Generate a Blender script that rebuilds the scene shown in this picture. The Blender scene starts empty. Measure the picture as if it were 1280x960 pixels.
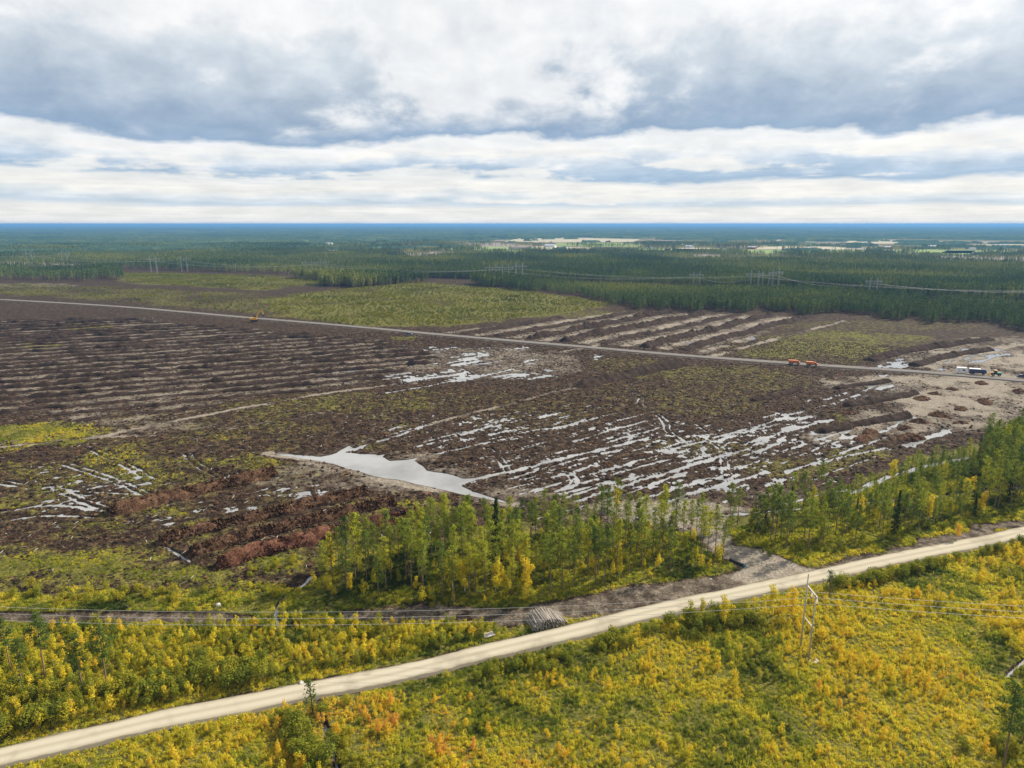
import bpy, bmesh, math, random
import numpy as np
from mathutils import Vector, Matrix

R = math.radians
rng = np.random.default_rng(7)
random.seed(7)
scene = bpy.context.scene
COL = scene.collection

# ------------------------------------------------------------------ camera
CAM_H = 80.0
FOCAL = 853.0                      # in pixels of a 1280 wide frame
PITCH = math.atan(200.0 / FOCAL)
cam_data = bpy.data.cameras.new("camera")
cam_data.sensor_width = 36.0
cam_data.lens = 36.0 * FOCAL / 1280.0
cam_data.clip_start = 1.0
cam_data.clip_end = 200000.0
cam = bpy.data.objects.new("camera", cam_data)
cam.location = (0, 0, CAM_H)
cam.rotation_euler = (math.pi / 2 - PITCH, 0, 0)
COL.objects.link(cam)
scene.camera = cam

# ------------------------------------------------------------------ light
SUN_AZ, SUN_EL = R(55.0), R(35.0)          # clockwise from the view direction
SUN_DIR = Vector((math.sin(SUN_AZ) * math.cos(SUN_EL), math.cos(SUN_AZ) * math.cos(SUN_EL), math.sin(SUN_EL)))
sun_data = bpy.data.lights.new("sun", 'SUN')
sun_data.energy = 5.0
sun_data.angle = R(1.2)
sun_data.color = (1.0, 0.92, 0.78)
sun = bpy.data.objects.new("sun", sun_data)
sun.rotation_euler = (-SUN_DIR).to_track_quat('-Z', 'Y').to_euler()
sun.location = (0, 0, 300)
COL.objects.link(sun)

scene.view_settings.view_transform = 'Standard'
scene.view_settings.look = 'None'
scene.view_settings.exposure = 0.9
scene.view_settings.gamma = 1.0
scene.view_settings.use_curve_mapping = False


class NT:
    """small helper to wire shader nodes"""
    def __init__(self, tree):
        self.t = tree

    def n(self, kind, ins=None, **props):
        nd = self.t.nodes.new(kind)
        for k, v in props.items():
            setattr(nd, k, v)
        for k, v in (ins or {}).items():
            s = nd.inputs[k]
            if hasattr(v, 'is_output') or isinstance(v, bpy.types.NodeSocket):
                self.t.links.new(v, s)
            else:
                s.default_value = v
        return nd

    def m(self, op, a, b=0.0, c=0.0, clamp=False):
        nd = self.n('ShaderNodeMath', {0: a, 1: b, 2: c}, operation=op, use_clamp=clamp)
        return nd.outputs[0]

    def mix(self, f, a, b, blend='MIX'):
        nd = self.n('ShaderNodeMix', {0: f, 6: a, 7: b}, data_type='RGBA', blend_type=blend)
        return nd.outputs[2]

    def ramp(self, f, stops, interp='LINEAR'):
        nd = self.n('ShaderNodeValToRGB', {0: f})
        cr = nd.color_ramp
        cr.interpolation = interp
        while len(cr.elements) > 1:
            cr.elements.remove(cr.elements[-1])
        first = True
        for p, c in stops:
            if not isinstance(c, (tuple, list)):
                c = (c, c, c)
            e = cr.elements[0] if first else cr.elements.new(p)
            e.position = p
            e.color = (c[0], c[1], c[2], 1)
            first = False
        return nd.outputs[0]

    def noise(self, vec, scale, detail=4.0, rough=0.5, dist=0.0):
        nd = self.n('ShaderNodeTexNoise', {'Vector': vec, 'Scale': scale, 'Detail': detail, 'Roughness': rough, 'Distortion': dist})
        return nd.outputs[0]

    def smooth(self, v, lo, hi):
        nd = self.n('ShaderNodeMapRange', {0: v, 1: lo, 2: hi, 3: 0.0, 4: 1.0}, interpolation_type='SMOOTHSTEP')
        return nd.outputs[0]

    def link(self, a, b):
        self.t.links.new(a, b)


def build_world():
    w = bpy.data.worlds.new("World")
    scene.world = w
    w.use_nodes = True
    t = w.node_tree
    t.nodes.clear()
    q = NT(t)
    out = q.n('ShaderNodeOutputWorld')
    tc = q.n('ShaderNodeTexCoord')
    nrm = q.n('ShaderNodeVectorMath', {0: tc.outputs['Generated']}, operation='NORMALIZE').outputs[0]
    sep = q.n('ShaderNodeSeparateXYZ', {0: nrm})
    X, Y, Z = sep.outputs
    zc = q.m('MAXIMUM', Z, 0.0)
    el = q.m('MULTIPLY', q.m('ARCSINE', zc), 180 / math.pi)          # degrees above the horizon
    az = q.m('MULTIPLY', q.m('ARCTAN2', X, Y), 180 / math.pi)         # degrees clockwise from +Y
    lg = q.m('LOGARITHM', q.m('ADD', q.m('MULTIPLY', el, 0.3), 1.0), math.e)
    # cloud-space coordinates: seamless round the horizon, compressed towards it
    def coords(sx, sz, off=0.0):
        return q.n('ShaderNodeCombineXYZ', {0: q.m('MULTIPLY', X, sx), 1: q.m('MULTIPLY', Y, sx), 2: q.m('ADD', q.m('MULTIPLY', lg, sz), off)}).outputs[0]
    big = q.noise(coords(2.2, 1.2, 3.0), 1.0, 3, 0.5)
    mid = q.noise(coords(6.0, 2.6, 8.0), 1.0, 6, 0.52, 0.15)
    fine = q.noise(coords(16.0, 6.5, 1.0), 1.0, 6, 0.55, 0.15)
    wisp = q.noise(coords(12.0, 22.0, 5.0), 1.0, 5, 0.55, 0.1)
    warp = q.m('ADD', q.m('MULTIPLY', q.m('SUBTRACT', big, 0.5), 1.25),
               q.m('ADD', q.m('MULTIPLY', q.m('SUBTRACT', mid, 0.5), 0.55), q.m('MULTIPLY', q.m('SUBTRACT', fine, 0.5), 0.60)))
    # the deck's base rises gently towards the right
    tilt = q.m('MULTIPLY', q.m('SINE', q.m('MULTIPLY', q.m('ADD', az, -20.0), math.pi / 180)), 0.07)
    lift = q.m('MULTIPLY', q.m('EXPONENT', q.m('MULTIPLY', q.m('POWER', q.m('DIVIDE', q.m('ADD', az, 40.0), 8.0), 2.0), -1.0)), 0.2)
    tilt = q.m('ADD', tilt, lift)
    ew = q.m('MULTIPLY', el, q.m('ADD', q.m('SUBTRACT', 1.0, tilt), q.m('MULTIPLY', warp, 0.62)))
    tpos = q.m('DIVIDE', ew, 24.0, clamp=True)
    cr = (0.90, 0.885, 0.84)
    wh = (0.90, 0.91, 0.92)
    rows = q.ramp(tpos, [(0.0, cr), (0.045, (0.88, 0.875, 0.85)), (0.060, (0.58, 0.69, 0.80)), (0.078, (0.78, 0.83, 0.87)),
                         (0.098, (0.90, 0.89, 0.86)), (0.126, (0.88, 0.885, 0.88)), (0.140, (0.36, 0.51, 0.69)), (0.172, (0.50, 0.62, 0.77)),
                         (0.200, (0.74, 0.80, 0.87)), (0.232, (0.90, 0.905, 0.90)), (0.266, (0.89, 0.905, 0.92)), (0.289, (0.30, 0.42, 0.59)),
                         (0.335, (0.37, 0.47, 0.61)), (0.40, (0.50, 0.58, 0.68)), (0.50, (0.68, 0.74, 0.80)), (0.59, wh), (1.0, (1.0, 1.0, 1.0))])
    # torn, brighter places in the deck
    g1 = q.m('EXPONENT', q.m('MULTIPLY', q.m('POWER', q.m('DIVIDE', q.m('ADD', az, 2.5), 8.5), 2.0), -1.0))
    torn = q.m('ADD', q.m('MULTIPLY', g1, 0.62), q.m('ADD', q.m('MULTIPLY', q.m('SUBTRACT', mid, 0.5), 1.3), q.m('MULTIPLY', q.m('SUBTRACT', fine, 0.5), 0.8)))
    torn_m = q.m('MULTIPLY', q.smooth(torn, 0.04, 0.34), q.smooth(ew, 6.9, 9.0))
    c = q.mix(q.m('MULTIPLY', torn_m, 0.92), rows, (0.88, 0.89, 0.90, 1))
    # the low banks are broken: between them the far bright sky shows
    brk = q.m('ADD', q.m('MULTIPLY', q.noise(coords(4.0, 5.0, 30.0), 1.0, 5, 0.55, 0.4), 1.0), q.m('MULTIPLY', q.m('SUBTRACT', fine, 0.5), 0.5))
    brk_m = q.m('MULTIPLY', q.smooth(brk, 0.50, 0.62), q.m('SUBTRACT', 1.0, q.smooth(ew, 6.2, 6.8)))
    c = q.mix(q.m('MULTIPLY', brk_m, 0.8), c, (0.90, 0.89, 0.86, 1))
    # streaks low down, billows higher up
    lum = q.m('ADD', 1.0, q.m('ADD', q.m('MULTIPLY', q.m('MULTIPLY', q.m('SUBTRACT', wisp, 0.5), 0.34), q.m('SUBTRACT', 1.0, q.smooth(el, 4.0, 9.0))), q.m('MULTIPLY', q.m('SUBTRACT', fine, 0.5), 0.55)))
    lum = q.m('MINIMUM', lum, 1.12)
    lum3 = q.n('ShaderNodeCombineXYZ', {0: lum, 1: q.m('ADD', q.m('MULTIPLY', lum, 0.86), 0.14), 2: q.m('ADD', q.m('MULTIPLY', lum, 0.72), 0.28)}).outputs[0]
    c = q.mix(1.0, c, lum3, 'MULTIPLY')
    # thin grey shreds far above, everywhere round
    hi = q.m('MULTIPLY', q.smooth(q.noise(coords(3.2, 2.4, 20.0), 1.0, 6, 0.55, 0.2), 0.34, 0.60), q.smooth(el, 18.0, 30.0))
    c = q.mix(q.m('MULTIPLY', hi, 0.85), c, (0.40, 0.48, 0.58, 1))
    # brighter veil where the sun stands behind the cloud
    dot = q.n('ShaderNodeVectorMath', {0: nrm, 1: tuple(SUN_DIR)}, operation='DOT_PRODUCT').outputs['Value']
    veil = q.m('POWER', q.m('MAXIMUM', dot, 0.0), 6.0)
    gain = q.m('ADD', 1.0, q.m('MULTIPLY', q.m('MULTIPLY', veil, 0.7), q.smooth(el, 12.0, 26.0)))
    c = q.n('ShaderNodeVectorMath', {0: c, 3: gain}, operation='SCALE').outputs[0]
    bg_cloud = q.n('ShaderNodeBackground', {0: c, 1: 0.56})
    sky = q.n('ShaderNodeTexSky', sky_type='NISHITA')
    sky.sun_disc = False
    sky.sun_elevation = SUN_EL
    sky.sun_rotation = SUN_AZ
    sky.altitude = 80
    bg_sky = q.n('ShaderNodeBackground', {0: sky.outputs[0], 1: 0.05})
    mx = q.n('ShaderNodeMixShader', {0: 0.93, 1: bg_sky.outputs[0], 2: bg_cloud.outputs[0]})
    q.link(mx.outputs[0], out.inputs['Surface'])


build_world()


# ------------------------------------------------------------------ geometry helpers
def gp(px, py, z=0.0):
    """the point at height z that lies behind photo position (px, py)"""
    x = (px - 640.0) / FOCAL
    y = -(py - 480.0) / FOCAL
    dy = math.cos(PITCH) + y * math.sin(PITCH)
    dz = -math.sin(PITCH) + y * math.cos(PITCH)
    t = (z - CAM_H) / dz
    return (x * t, dy * t)


def gpoly(pts):
    return np.array([gp(*p) for p in pts])


def gell(cx, cy, rx, ry, n=14):
    return gpoly([(cx + rx * math.cos(a), cy + ry * math.sin(a)) for a in np.linspace(0, 2 * math.pi, n, endpoint=False)])


def _hash(ix, iy, seed):
    h = (ix.astype(np.int64) * 374761393 + iy.astype(np.int64) * 668265263 + seed * 1442695041) & 0xFFFFFFFF
    h = ((h ^ (h >> 13)) * 1274126177) & 0xFFFFFFFF
    return ((h ^ (h >> 16)) & 0xFFFF) / 65535.0


def vnoise(x, y, seed=0):
    ix = np.floor(x); iy = np.floor(y)
    fx = x - ix; fy = y - iy
    fx = fx * fx * (3 - 2 * fx); fy = fy * fy * (3 - 2 * fy)
    a = _hash(ix, iy, seed); b = _hash(ix + 1, iy, seed)
    c = _hash(ix, iy + 1, seed); d = _hash(ix + 1, iy + 1, seed)
    return (a * (1 - fx) + b * fx) * (1 - fy) + (c * (1 - fx) + d * fx) * fy


def fbm(x, y, oct=4, seed=0, gain=0.5):
    x = np.asarray(x, float); y = np.asarray(y, float)
    s = np.zeros_like(x); a = 1.0; tot = 0.0
    for k in range(oct):
        s += a * vnoise(x * 2.03 ** k + 17.3 * k, y * 2.03 ** k - 9.1 * k, seed + k * 31)
        tot += a; a *= gain
    return s / tot


def sdist(P, poly):
    """signed distance of points to a polygon, positive inside; far points get a rough value"""
    x, y = P[:, 0], P[:, 1]
    out = np.full(len(P), -1e3)
    mn = poly.min(0) - 40; mx = poly.max(0) + 40
    sel = np.where((x > mn[0]) & (x < mx[0]) & (y > mn[1]) & (y < mx[1]))[0]
    if len(sel) == 0:
        return out
    xs, ys = x[sel], y[sel]
    d2 = np.full(len(sel), 1e12); ins = np.zeros(len(sel), bool)
    n = len(poly)
    for i in range(n):
        ax, ay = poly[i]; bx, by = poly[(i + 1) % n]
        ex, ey = bx - ax, by - ay
        L = ex * ex + ey * ey + 1e-9
        t = np.clip(((xs - ax) * ex + (ys - ay) * ey) / L, 0, 1)
        d2 = np.minimum(d2, (xs - ax - t * ex) ** 2 + (ys - ay - t * ey) ** 2)
        c = ((ay > ys) != (by > ys)) & (xs < ex * (ys - ay) / (ey if abs(ey) > 1e-9 else 1e-9) + ax)
        ins ^= c
    out[sel] = np.where(ins, np.sqrt(d2), -np.sqrt(d2))
    return out


def pdist(P, line, pad=30):
    x, y = P[:, 0], P[:, 1]
    out = np.full(len(P), 1e3)
    mn = line.min(0) - pad; mx = line.max(0) + pad
    sel = np.where((x > mn[0]) & (x < mx[0]) & (y > mn[1]) & (y < mx[1]))[0]
    xs, ys = x[sel], y[sel]
    d2 = np.full(len(sel), 1e12)
    for i in range(len(line) - 1):
        ax, ay = line[i]; ex, ey = line[i + 1] - line[i]
        L = ex * ex + ey * ey + 1e-9
        t = np.clip(((xs - ax) * ex + (ys - ay) * ey) / L, 0, 1)
        d2 = np.minimum(d2, (xs - ax - t * ex) ** 2 + (ys - ay - t * ey) ** 2)
    out[sel] = np.sqrt(d2)
    return out


def sstep(v, lo, hi):
    t = np.clip((v - lo) / (hi - lo), 0, 1)
    return t * t * (3 - 2 * t)


def smooth_line(pts, step=3.0):
    """Catmull-Rom through the points, resampled about every `step` metres"""
    p = [np.array(q, float) for q in pts]
    p = [2 * p[0] - p[1]] + p + [2 * p[-1] - p[-2]]
    out = []
    for i in range(1, len(p) - 2):
        n = max(2, int(np.linalg.norm(p[i + 1] - p[i]) / step))
        for k in range(n):
            t = k / n
            out.append(0.5 * ((2 * p[i]) + (-p[i - 1] + p[i + 1]) * t + (2 * p[i - 1] - 5 * p[i] + 4 * p[i + 1] - p[i + 2]) * t * t + (-p[i - 1] + 3 * p[i] - 3 * p[i + 1] + p[i + 2]) * t ** 3))
    out.append(p[-2])
    return np.array(out)


def mesh_from(name, V, F, mats=(), smooth=False, midx=None):
    me = bpy.data.meshes.new(name)
    V = np.asarray(V, np.float32)
    F = np.asarray(F, np.int32)
    me.vertices.add(len(V)); me.vertices.foreach_set('co', V.ravel())
    k = F.shape[1]
    me.loops.add(F.size); me.loops.foreach_set('vertex_index', F.ravel())
    me.polygons.add(len(F))
    me.polygons.foreach_set('loop_start', np.arange(0, F.size, k, dtype=np.int32))
    me.polygons.foreach_set('loop_total', np.full(len(F), k, np.int32))
    if midx is not None:
        me.polygons.foreach_set('material_index', np.asarray(midx, np.int32))
    if smooth:
        me.polygons.foreach_set('use_smooth', np.ones(len(F), bool))
    for m in mats:
        me.materials.append(m)
    me.update(calc_edges=True)
    return me


def obj(name, me, parent=None, loc=None, rotz=None, label=None, cat=None, group=None, kind=None):
    o = bpy.data.objects.new(name, me)
    COL.objects.link(o)
    if parent is not None:
        o.parent = parent
    if loc is not None:
        o.location = loc
    if rotz is not None:
        o.rotation_euler = (0, 0, rotz)
    if label: o['label'] = label
    if cat: o['category'] = cat
    if group: o['group'] = group
    if kind: o['kind'] = kind
    return o


class MB:
    """collects boxes, tubes and quads into one mesh"""
    def __init__(self):
        self.v = []; self.f = []

    def box(self, c, s, rot=None, taper=1.0, bevel=0.0):
        b = len(self.v)
        for dz in (-1, 1):
            k = taper if dz > 0 else 1.0
            for dx, dy in ((-1, -1), (1, -1), (1, 1), (-1, 1)):
                p = Vector((dx * s[0] / 2 * k, dy * s[1] / 2 * k, dz * s[2] / 2))
                if rot is not None: p = rot @ p
                self.v.append((c[0] + p.x, c[1] + p.y, c[2] + p.z))
        for q in ((0, 3, 2, 1), (4, 5, 6, 7), (0, 1, 5, 4), (1, 2, 6, 5), (2, 3, 7, 6), (3, 0, 4, 7)):
            self.f.append([b + i for i in q])
        return self

    def prism(self, prof, y0, y1):
        """profile in xz extruded along y"""
        b = len(self.v); n = len(prof)
        for y in (y0, y1):
            for x, z in prof: self.v.append((x, y, z))
        self.f.append([b + i for i in range(n)])
        self.f.append([b + n + i for i in reversed(range(n))])
        for i in range(n):
            j = (i + 1) % n
            self.f.append([b + j, b + i, b + n + i, b + n + j])
        return self

    def tube(self, pts, rads, n=6, caps=True):
        b = len(self.v); pts = [Vector(p) for p in pts]
        if not isinstance(rads, (list, tuple)): rads = [rads] * len(pts)
        for i, p in enumerate(pts):
            d = (pts[min(i + 1, len(pts) - 1)] - pts[max(i - 1, 0)])
            d = d.normalized() if d.length > 1e-9 else Vector((0, 0, 1))
            u = d.orthogonal().normalized() if abs(d.z) < 0.9 else Vector((1, 0, 0)).cross(d).normalized()
            if abs(d.z) >= 0.9: u = (Vector((1, 0, 0)) - d * d.x).normalized()
            w = d.cross(u)
            for k in range(n):
                a = 2 * math.pi * k / n
                self.v.append(tuple(p + (u * math.cos(a) + w * math.sin(a)) * rads[i]))
        for i in range(len(pts) - 1):
            for k in range(n):
                k2 = (k + 1) % n
                self.f.append([b + i * n + k, b + i * n + k2, b + (i + 1) * n + k2, b + (i + 1) * n + k])
        if caps:
            self.f.append([b + k for k in reversed(range(n))])
            self.f.append([b + (len(pts) - 1) * n + k for k in range(n)])
        return self

    def mesh(self, name, mat=None, smooth=False):
        me = bpy.data.meshes.new(name)
        me.from_pydata(self.v, [], self.f)
        if mat: me.materials.append(mat)
        if smooth:
            for p in me.polygons: p.use_smooth = True
        me.update()
        return me

    def build(self, name, mat, parent=None, smooth=False, **kw):
        return obj(name, self.mesh(name, mat, smooth), parent, **kw)


# ------------------------------------------------------------------ materials
def new_mat(name):
    m = bpy.data.materials.new(name)
    m.use_nodes = True
    m.node_tree.nodes.clear()
    q = NT(m.node_tree)
    out = q.n('ShaderNodeOutputMaterial')
    return m, q, out


def plain(name, col, rough=0.7, metal=0.0, var=0.25, scale=1.5, spec=0.3):
    """painted or natural surface with soft patchy wear"""
    m, q, out = new_mat(name)
    tc = q.n('ShaderNodeTexCoord')
    nz = q.noise(tc.outputs['Object'], scale, 5, 0.6)
    f = q.m('ADD', q.m('MULTIPLY', q.m('SUBTRACT', nz, 0.5), var * 2), 1.0)
    c = q.n('ShaderNodeVectorMath', {0: tuple(col), 3: f}, operation='SCALE').outputs[0]
    b = q.n('ShaderNodeBsdfPrincipled', {'Base Color': c, 'Roughness': rough, 'Metallic': metal, 'Specular IOR Level': spec})
    q.link(b.outputs[0], out.inputs[0])
    return m


def foliage(name, stops, trans=0.35, var=0.35):
    """leaves: colour by the plant's own tint, small differences from leaf to leaf"""
    m, q, out = new_mat(name)
    at = q.n('ShaderNodeAttribute', attribute_type='INSTANCER', attribute_name='tint')
    geo = q.n('ShaderNodeNewGeometry')
    isl = geo.outputs['Random Per Island']
    tt = q.m('ADD', at.outputs['Fac'], q.m('MULTIPLY', q.m('SUBTRACT', isl, 0.5), 0.16), clamp=True)
    c = q.ramp(tt, stops)
    vv = q.m('ADD', 1.0 - var / 2, q.m('MULTIPLY', q.m('FRACT', q.m('MULTIPLY', isl, 17.31)), var))
    c = q.n('ShaderNodeVectorMath', {0: c, 3: vv}, operation='SCALE').outputs[0]
    d = q.n('ShaderNodeBsdfDiffuse', {0: c})
    tr = q.n('ShaderNodeBsdfTranslucent', {0: c})
    mx = q.n('ShaderNodeMixShader', {0: trans, 1: d.outputs[0], 2: tr.outputs[0]})
    q.link(mx.outputs[0], out.inputs[0])
    return m


M = {}
M['pine'] = foliage('pine_needles', [(0, (0.034, 0.064, 0.024)), (0.35, (0.10, 0.145, 0.030)), (0.7, (0.25, 0.28, 0.034)), (1, (0.38, 0.37, 0.036))], 0.5)
M['spruce'] = foliage('spruce_needles', [(0, (0.016, 0.032, 0.014)), (1, (0.035, 0.055, 0.018))], 0.15)
M['birch'] = foliage('birch_leaves', [(0, (0.11, 0.15, 0.018)), (0.3, (0.25, 0.25, 0.020)), (0.6, (0.64, 0.52, 0.032)), (0.82, (0.66, 0.38, 0.035)), (1, (0.56, 0.24, 0.085))], 0.45)
M['willow'] = foliage('willow_leaves', [(0, (0.075, 0.10, 0.022)), (0.5, (0.18, 0.20, 0.024)), (1, (0.34, 0.29, 0.025))], 0.4)
M['cover'] = foliage('undergrowth_leaves', [(0, (0.050, 0.080, 0.018)), (0.3, (0.215, 0.250, 0.028)), (0.6, (0.60, 0.52, 0.045)), (0.82, (0.66, 0.44, 0.05)), (1, (0.54, 0.24, 0.10))], 0.48)
M['far_tree'] = foliage('far_forest_needles', [(0, (0.062, 0.100, 0.045)), (0.5, (0.14, 0.185, 0.060)), (0.8, (0.29, 0.29, 0.070)), (0.9, (0.24, 0.20, 0.04)), (1, (0.28, 0.17, 0.04))], 0.2)
M['bark_pine'] = plain('pine_bark', (0.17, 0.115, 0.08), 0.9, scale=2.0)
M['bark_birch'] = plain('birch_bark', (0.42, 0.40, 0.36), 0.8, scale=3.0, var=0.5)
M['twig'] = plain('twig_bark', (0.10, 0.075, 0.055), 0.9)


def ground_material():
    m, q, out = new_mat('ground_soil_and_turf')
    geo = q.n('ShaderNodeNewGeometry')
    P = geo.outputs['Position']
    at = q.n('ShaderNodeAttribute', attribute_name='zones')
    sep = q.n('ShaderNodeSeparateColor', {0: at.outputs['Color']})
    grass, sand, warm = sep.outputs
    n1 = q.noise(P, 0.045, 5, 0.55)
    n2 = q.noise(P, 0.35, 5, 0.6)
    n3 = q.noise(P, 1.9, 4, 0.65)
    mud = q.ramp(q.m('ADD', q.m('MULTIPLY', n2, 0.5), q.m('MULTIPLY', n3, 0.5)), [(0.36, (0.009, 0.0054, 0.0034)), (0.5, (0.030, 0.0187, 0.0117)), (0.64, (0.11, 0.076, 0.048))])
    fresh = q.ramp(n3, [(0.3, (0.105, 0.086, 0.066)), (0.5, (0.205, 0.175, 0.138)), (0.7, (0.33, 0.29, 0.235))])
    sf = q.smooth(q.m('ADD', sand, q.m('MULTIPLY', q.m('SUBTRACT', n2, 0.5), 0.7)), 0.2, 0.8)
    soil = q.mix(sf, mud, fresh)
    turf = q.ramp(q.m('ADD', q.m('MULTIPLY', n2, 0.55), q.m('MULTIPLY', n3, 0.45)), [(0.32, (0.034, 0.036, 0.012)), (0.5, (0.085, 0.080, 0.020)), (0.66, (0.19, 0.165, 0.034))])
    heath = q.ramp(n3, [(0.3, (0.14, 0.11, 0.022)), (0.5, (0.33, 0.26, 0.035)), (0.7, (0.50, 0.40, 0.06))])
    wf = q.smooth(q.m('ADD', warm, q.m('MULTIPLY', q.m('SUBTRACT', n1, 0.5), 1.2)), 0.25, 0.85)
    turf = q.mix(wf, turf, heath)
    gf = q.smooth(q.m('ADD', grass, q.m('ADD', q.m('MULTIPLY', q.m('SUBTRACT', n2, 0.5), 0.9), q.m('MULTIPLY', q.m('SUBTRACT', n3, 0.5), 0.9))), 0.25, 0.80)
    c = q.mix(gf, soil, turf)
    # soil soaked by the standing water stays darker and smoother
    hz = q.n('ShaderNodeSeparateXYZ', {0: P}).outputs[2]
    damp = q.m('SUBTRACT', 1.0, q.smooth(q.m('ADD', hz, q.m('MULTIPLY', q.m('SUBTRACT', n3, 0.5), 0.15)), 0.02, 0.26))
    c = q.mix(q.m('MULTIPLY', damp, 0.6), c, (0.028, 0.021, 0.016, 1))
    bump = q.n('ShaderNodeBump', {'Height': n3, 'Strength': 0.8, 'Distance': 0.35})
    b = q.n('ShaderNodeBsdfPrincipled', {'Base Color': c, 'Roughness': 0.95, 'Specular IOR Level': 0.04, 'Normal': bump.outputs[0]})
    q.link(b.outputs[0], out.inputs[0])
    return m


def water_material():
    m, q, out = new_mat('standing_water')
    geo = q.n('ShaderNodeNewGeometry')
    P = geo.outputs['Position']
    n = q.noise(P, 0.05, 4, 0.6)
    c = q.mix(q.smooth(n, 0.3, 0.7), (0.16, 0.16, 0.158, 1), (0.26, 0.258, 0.255, 1))
    rip = q.noise(P, 3.0, 3, 0.6)
    bump = q.n('ShaderNodeBump', {'Height': rip, 'Strength': 0.12, 'Distance': 0.02})
    b = q.n('ShaderNodeBsdfPrincipled', {'Base Color': c, 'Roughness': 0.03, 'IOR': 1.36, 'Specular IOR Level': 0.9, 'Normal': bump.outputs[0]})
    q.link(b.outputs[0], out.inputs[0])
    return m


def gravel_material(name, lo, hi, dirt):
    m, q, out = new_mat(name)
    geo = q.n('ShaderNodeNewGeometry')
    P = geo.outputs['Position']
    uv = q.n('ShaderNodeAttribute', attribute_name='across')
    a = uv.outputs['Fac']                        # 0 middle .. 1 edge
    n2 = q.noise(P, 0.5, 5, 0.6)
    n3 = q.noise(P, 4.0, 3, 0.6)
    c = q.mix(q.m('ADD', q.m('MULTIPLY', n2, 0.6), q.m('MULTIPLY', n3, 0.4)), lo + (1,), hi + (1,))
    # looser, darker gravel between the wheel lines and at the rims
    wl = q.m('ABSOLUTE', q.m('SUBTRACT', a, 0.42))
    loose = q.m('ADD', q.smooth(wl, 0.08, 0.4), q.m('MULTIPLY', q.m('SUBTRACT', n2, 0.5), 0.8), clamp=True)
    c = q.mix(q.m('MULTIPLY', loose, 0.55), c, dirt + (1,))
    n1 = q.noise(P, 0.12, 4, 0.6)
    c = q.mix(q.m('MULTIPLY', q.smooth(n1, 0.5, 0.68), 0.5), c, tuple(x * 0.8 for x in dirt) + (1,))
    edge = q.smooth(q.m('ADD', a, q.m('MULTIPLY', q.m('SUBTRACT', n2, 0.5), 0.35)), 0.80, 0.98)
    c = q.mix(edge, c, tuple(x * 0.55 for x in dirt) + (1,))
    bump = q.n('ShaderNodeBump', {'Height': n3, 'Strength': 0.4, 'Distance': 0.05})
    b = q.n('ShaderNodeBsdfPrincipled', {'Base Color': c, 'Roughness': 1.0, 'Specular IOR Level': 0.03, 'Normal': bump.outputs[0]})
    q.link(b.outputs[0], out.inputs[0])
    return m


def heap_material(name, a, b_, c_, scale=1.0):
    m, q, out = new_mat(name)
    geo = q.n('ShaderNodeNewGeometry')
    P = geo.outputs['Position']
    n2 = q.noise(P, 0.45 * scale, 5, 0.6)
    n3 = q.noise(P, 2.6 * scale, 4, 0.7)
    c = q.ramp(q.m('ADD', q.m('MULTIPLY', n2, 0.5), q.m('MULTIPLY', n3, 0.5)), [(0.32, a), (0.5, b_), (0.68, c_)])
    bump = q.n('ShaderNodeBump', {'Height': n3, 'Strength': 1.0, 'Distance': 0.4})
    b = q.n('ShaderNodeBsdfPrincipled', {'Base Color': c, 'Roughness': 1.0, 'Specular IOR Level': 0.03, 'Normal': bump.outputs[0]})
    q.link(b.outputs[0], out.inputs[0])
    return m


M['ground'] = ground_material()
M['water'] = water_material()
M['road'] = gravel_material('pale_gravel', (0.33, 0.295, 0.225), (0.42, 0.38, 0.295), (0.25, 0.215, 0.155))
M['service'] = gravel_material('grey_gravel', (0.14, 0.13, 0.122), (0.20, 0.185, 0.172), (0.10, 0.088, 0.078))
M['peat'] = heap_material('dark_peat', (0.016, 0.011, 0.009), (0.038, 0.026, 0.02), (0.085, 0.06, 0.045))
M['peat_brown'] = heap_material('brown_peat', (0.022, 0.012, 0.007), (0.085, 0.046, 0.027), (0.23, 0.14, 0.085))
M['peat_red'] = heap_material('rusty_peat', (0.024, 0.011, 0.007), (0.115, 0.052, 0.032), (0.28, 0.14, 0.09))

# ------------------------------------------------------------------ plan of the site (ground positions)
ROAD_PX = [(-420, 1060), (-200, 1000), (0, 950), (100, 927), (200, 903), (320, 879.5), (400, 863), (480, 848.5), (560, 829.5), (640, 810), (728, 789), (800, 770.5),
           (850, 759), (930, 742), (1018, 723), (1090, 706.5), (1150, 694), (1222, 680), (1280, 667), (1380, 643), (1500, 615)]
ROAD = smooth_line([gp(*p) for p in ROAD_PX], 2.0)
SERV_PX = [(-200, 366), (-80, 371), (0, 375), (150, 384), (300, 397), (420, 407), (560, 420), (700, 432), (850, 445), (1000, 456), (1150, 466), (1280, 477), (1400, 487)]
SERV = smooth_line([gp(*p) for p in SERV_PX], 6.0)

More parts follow.
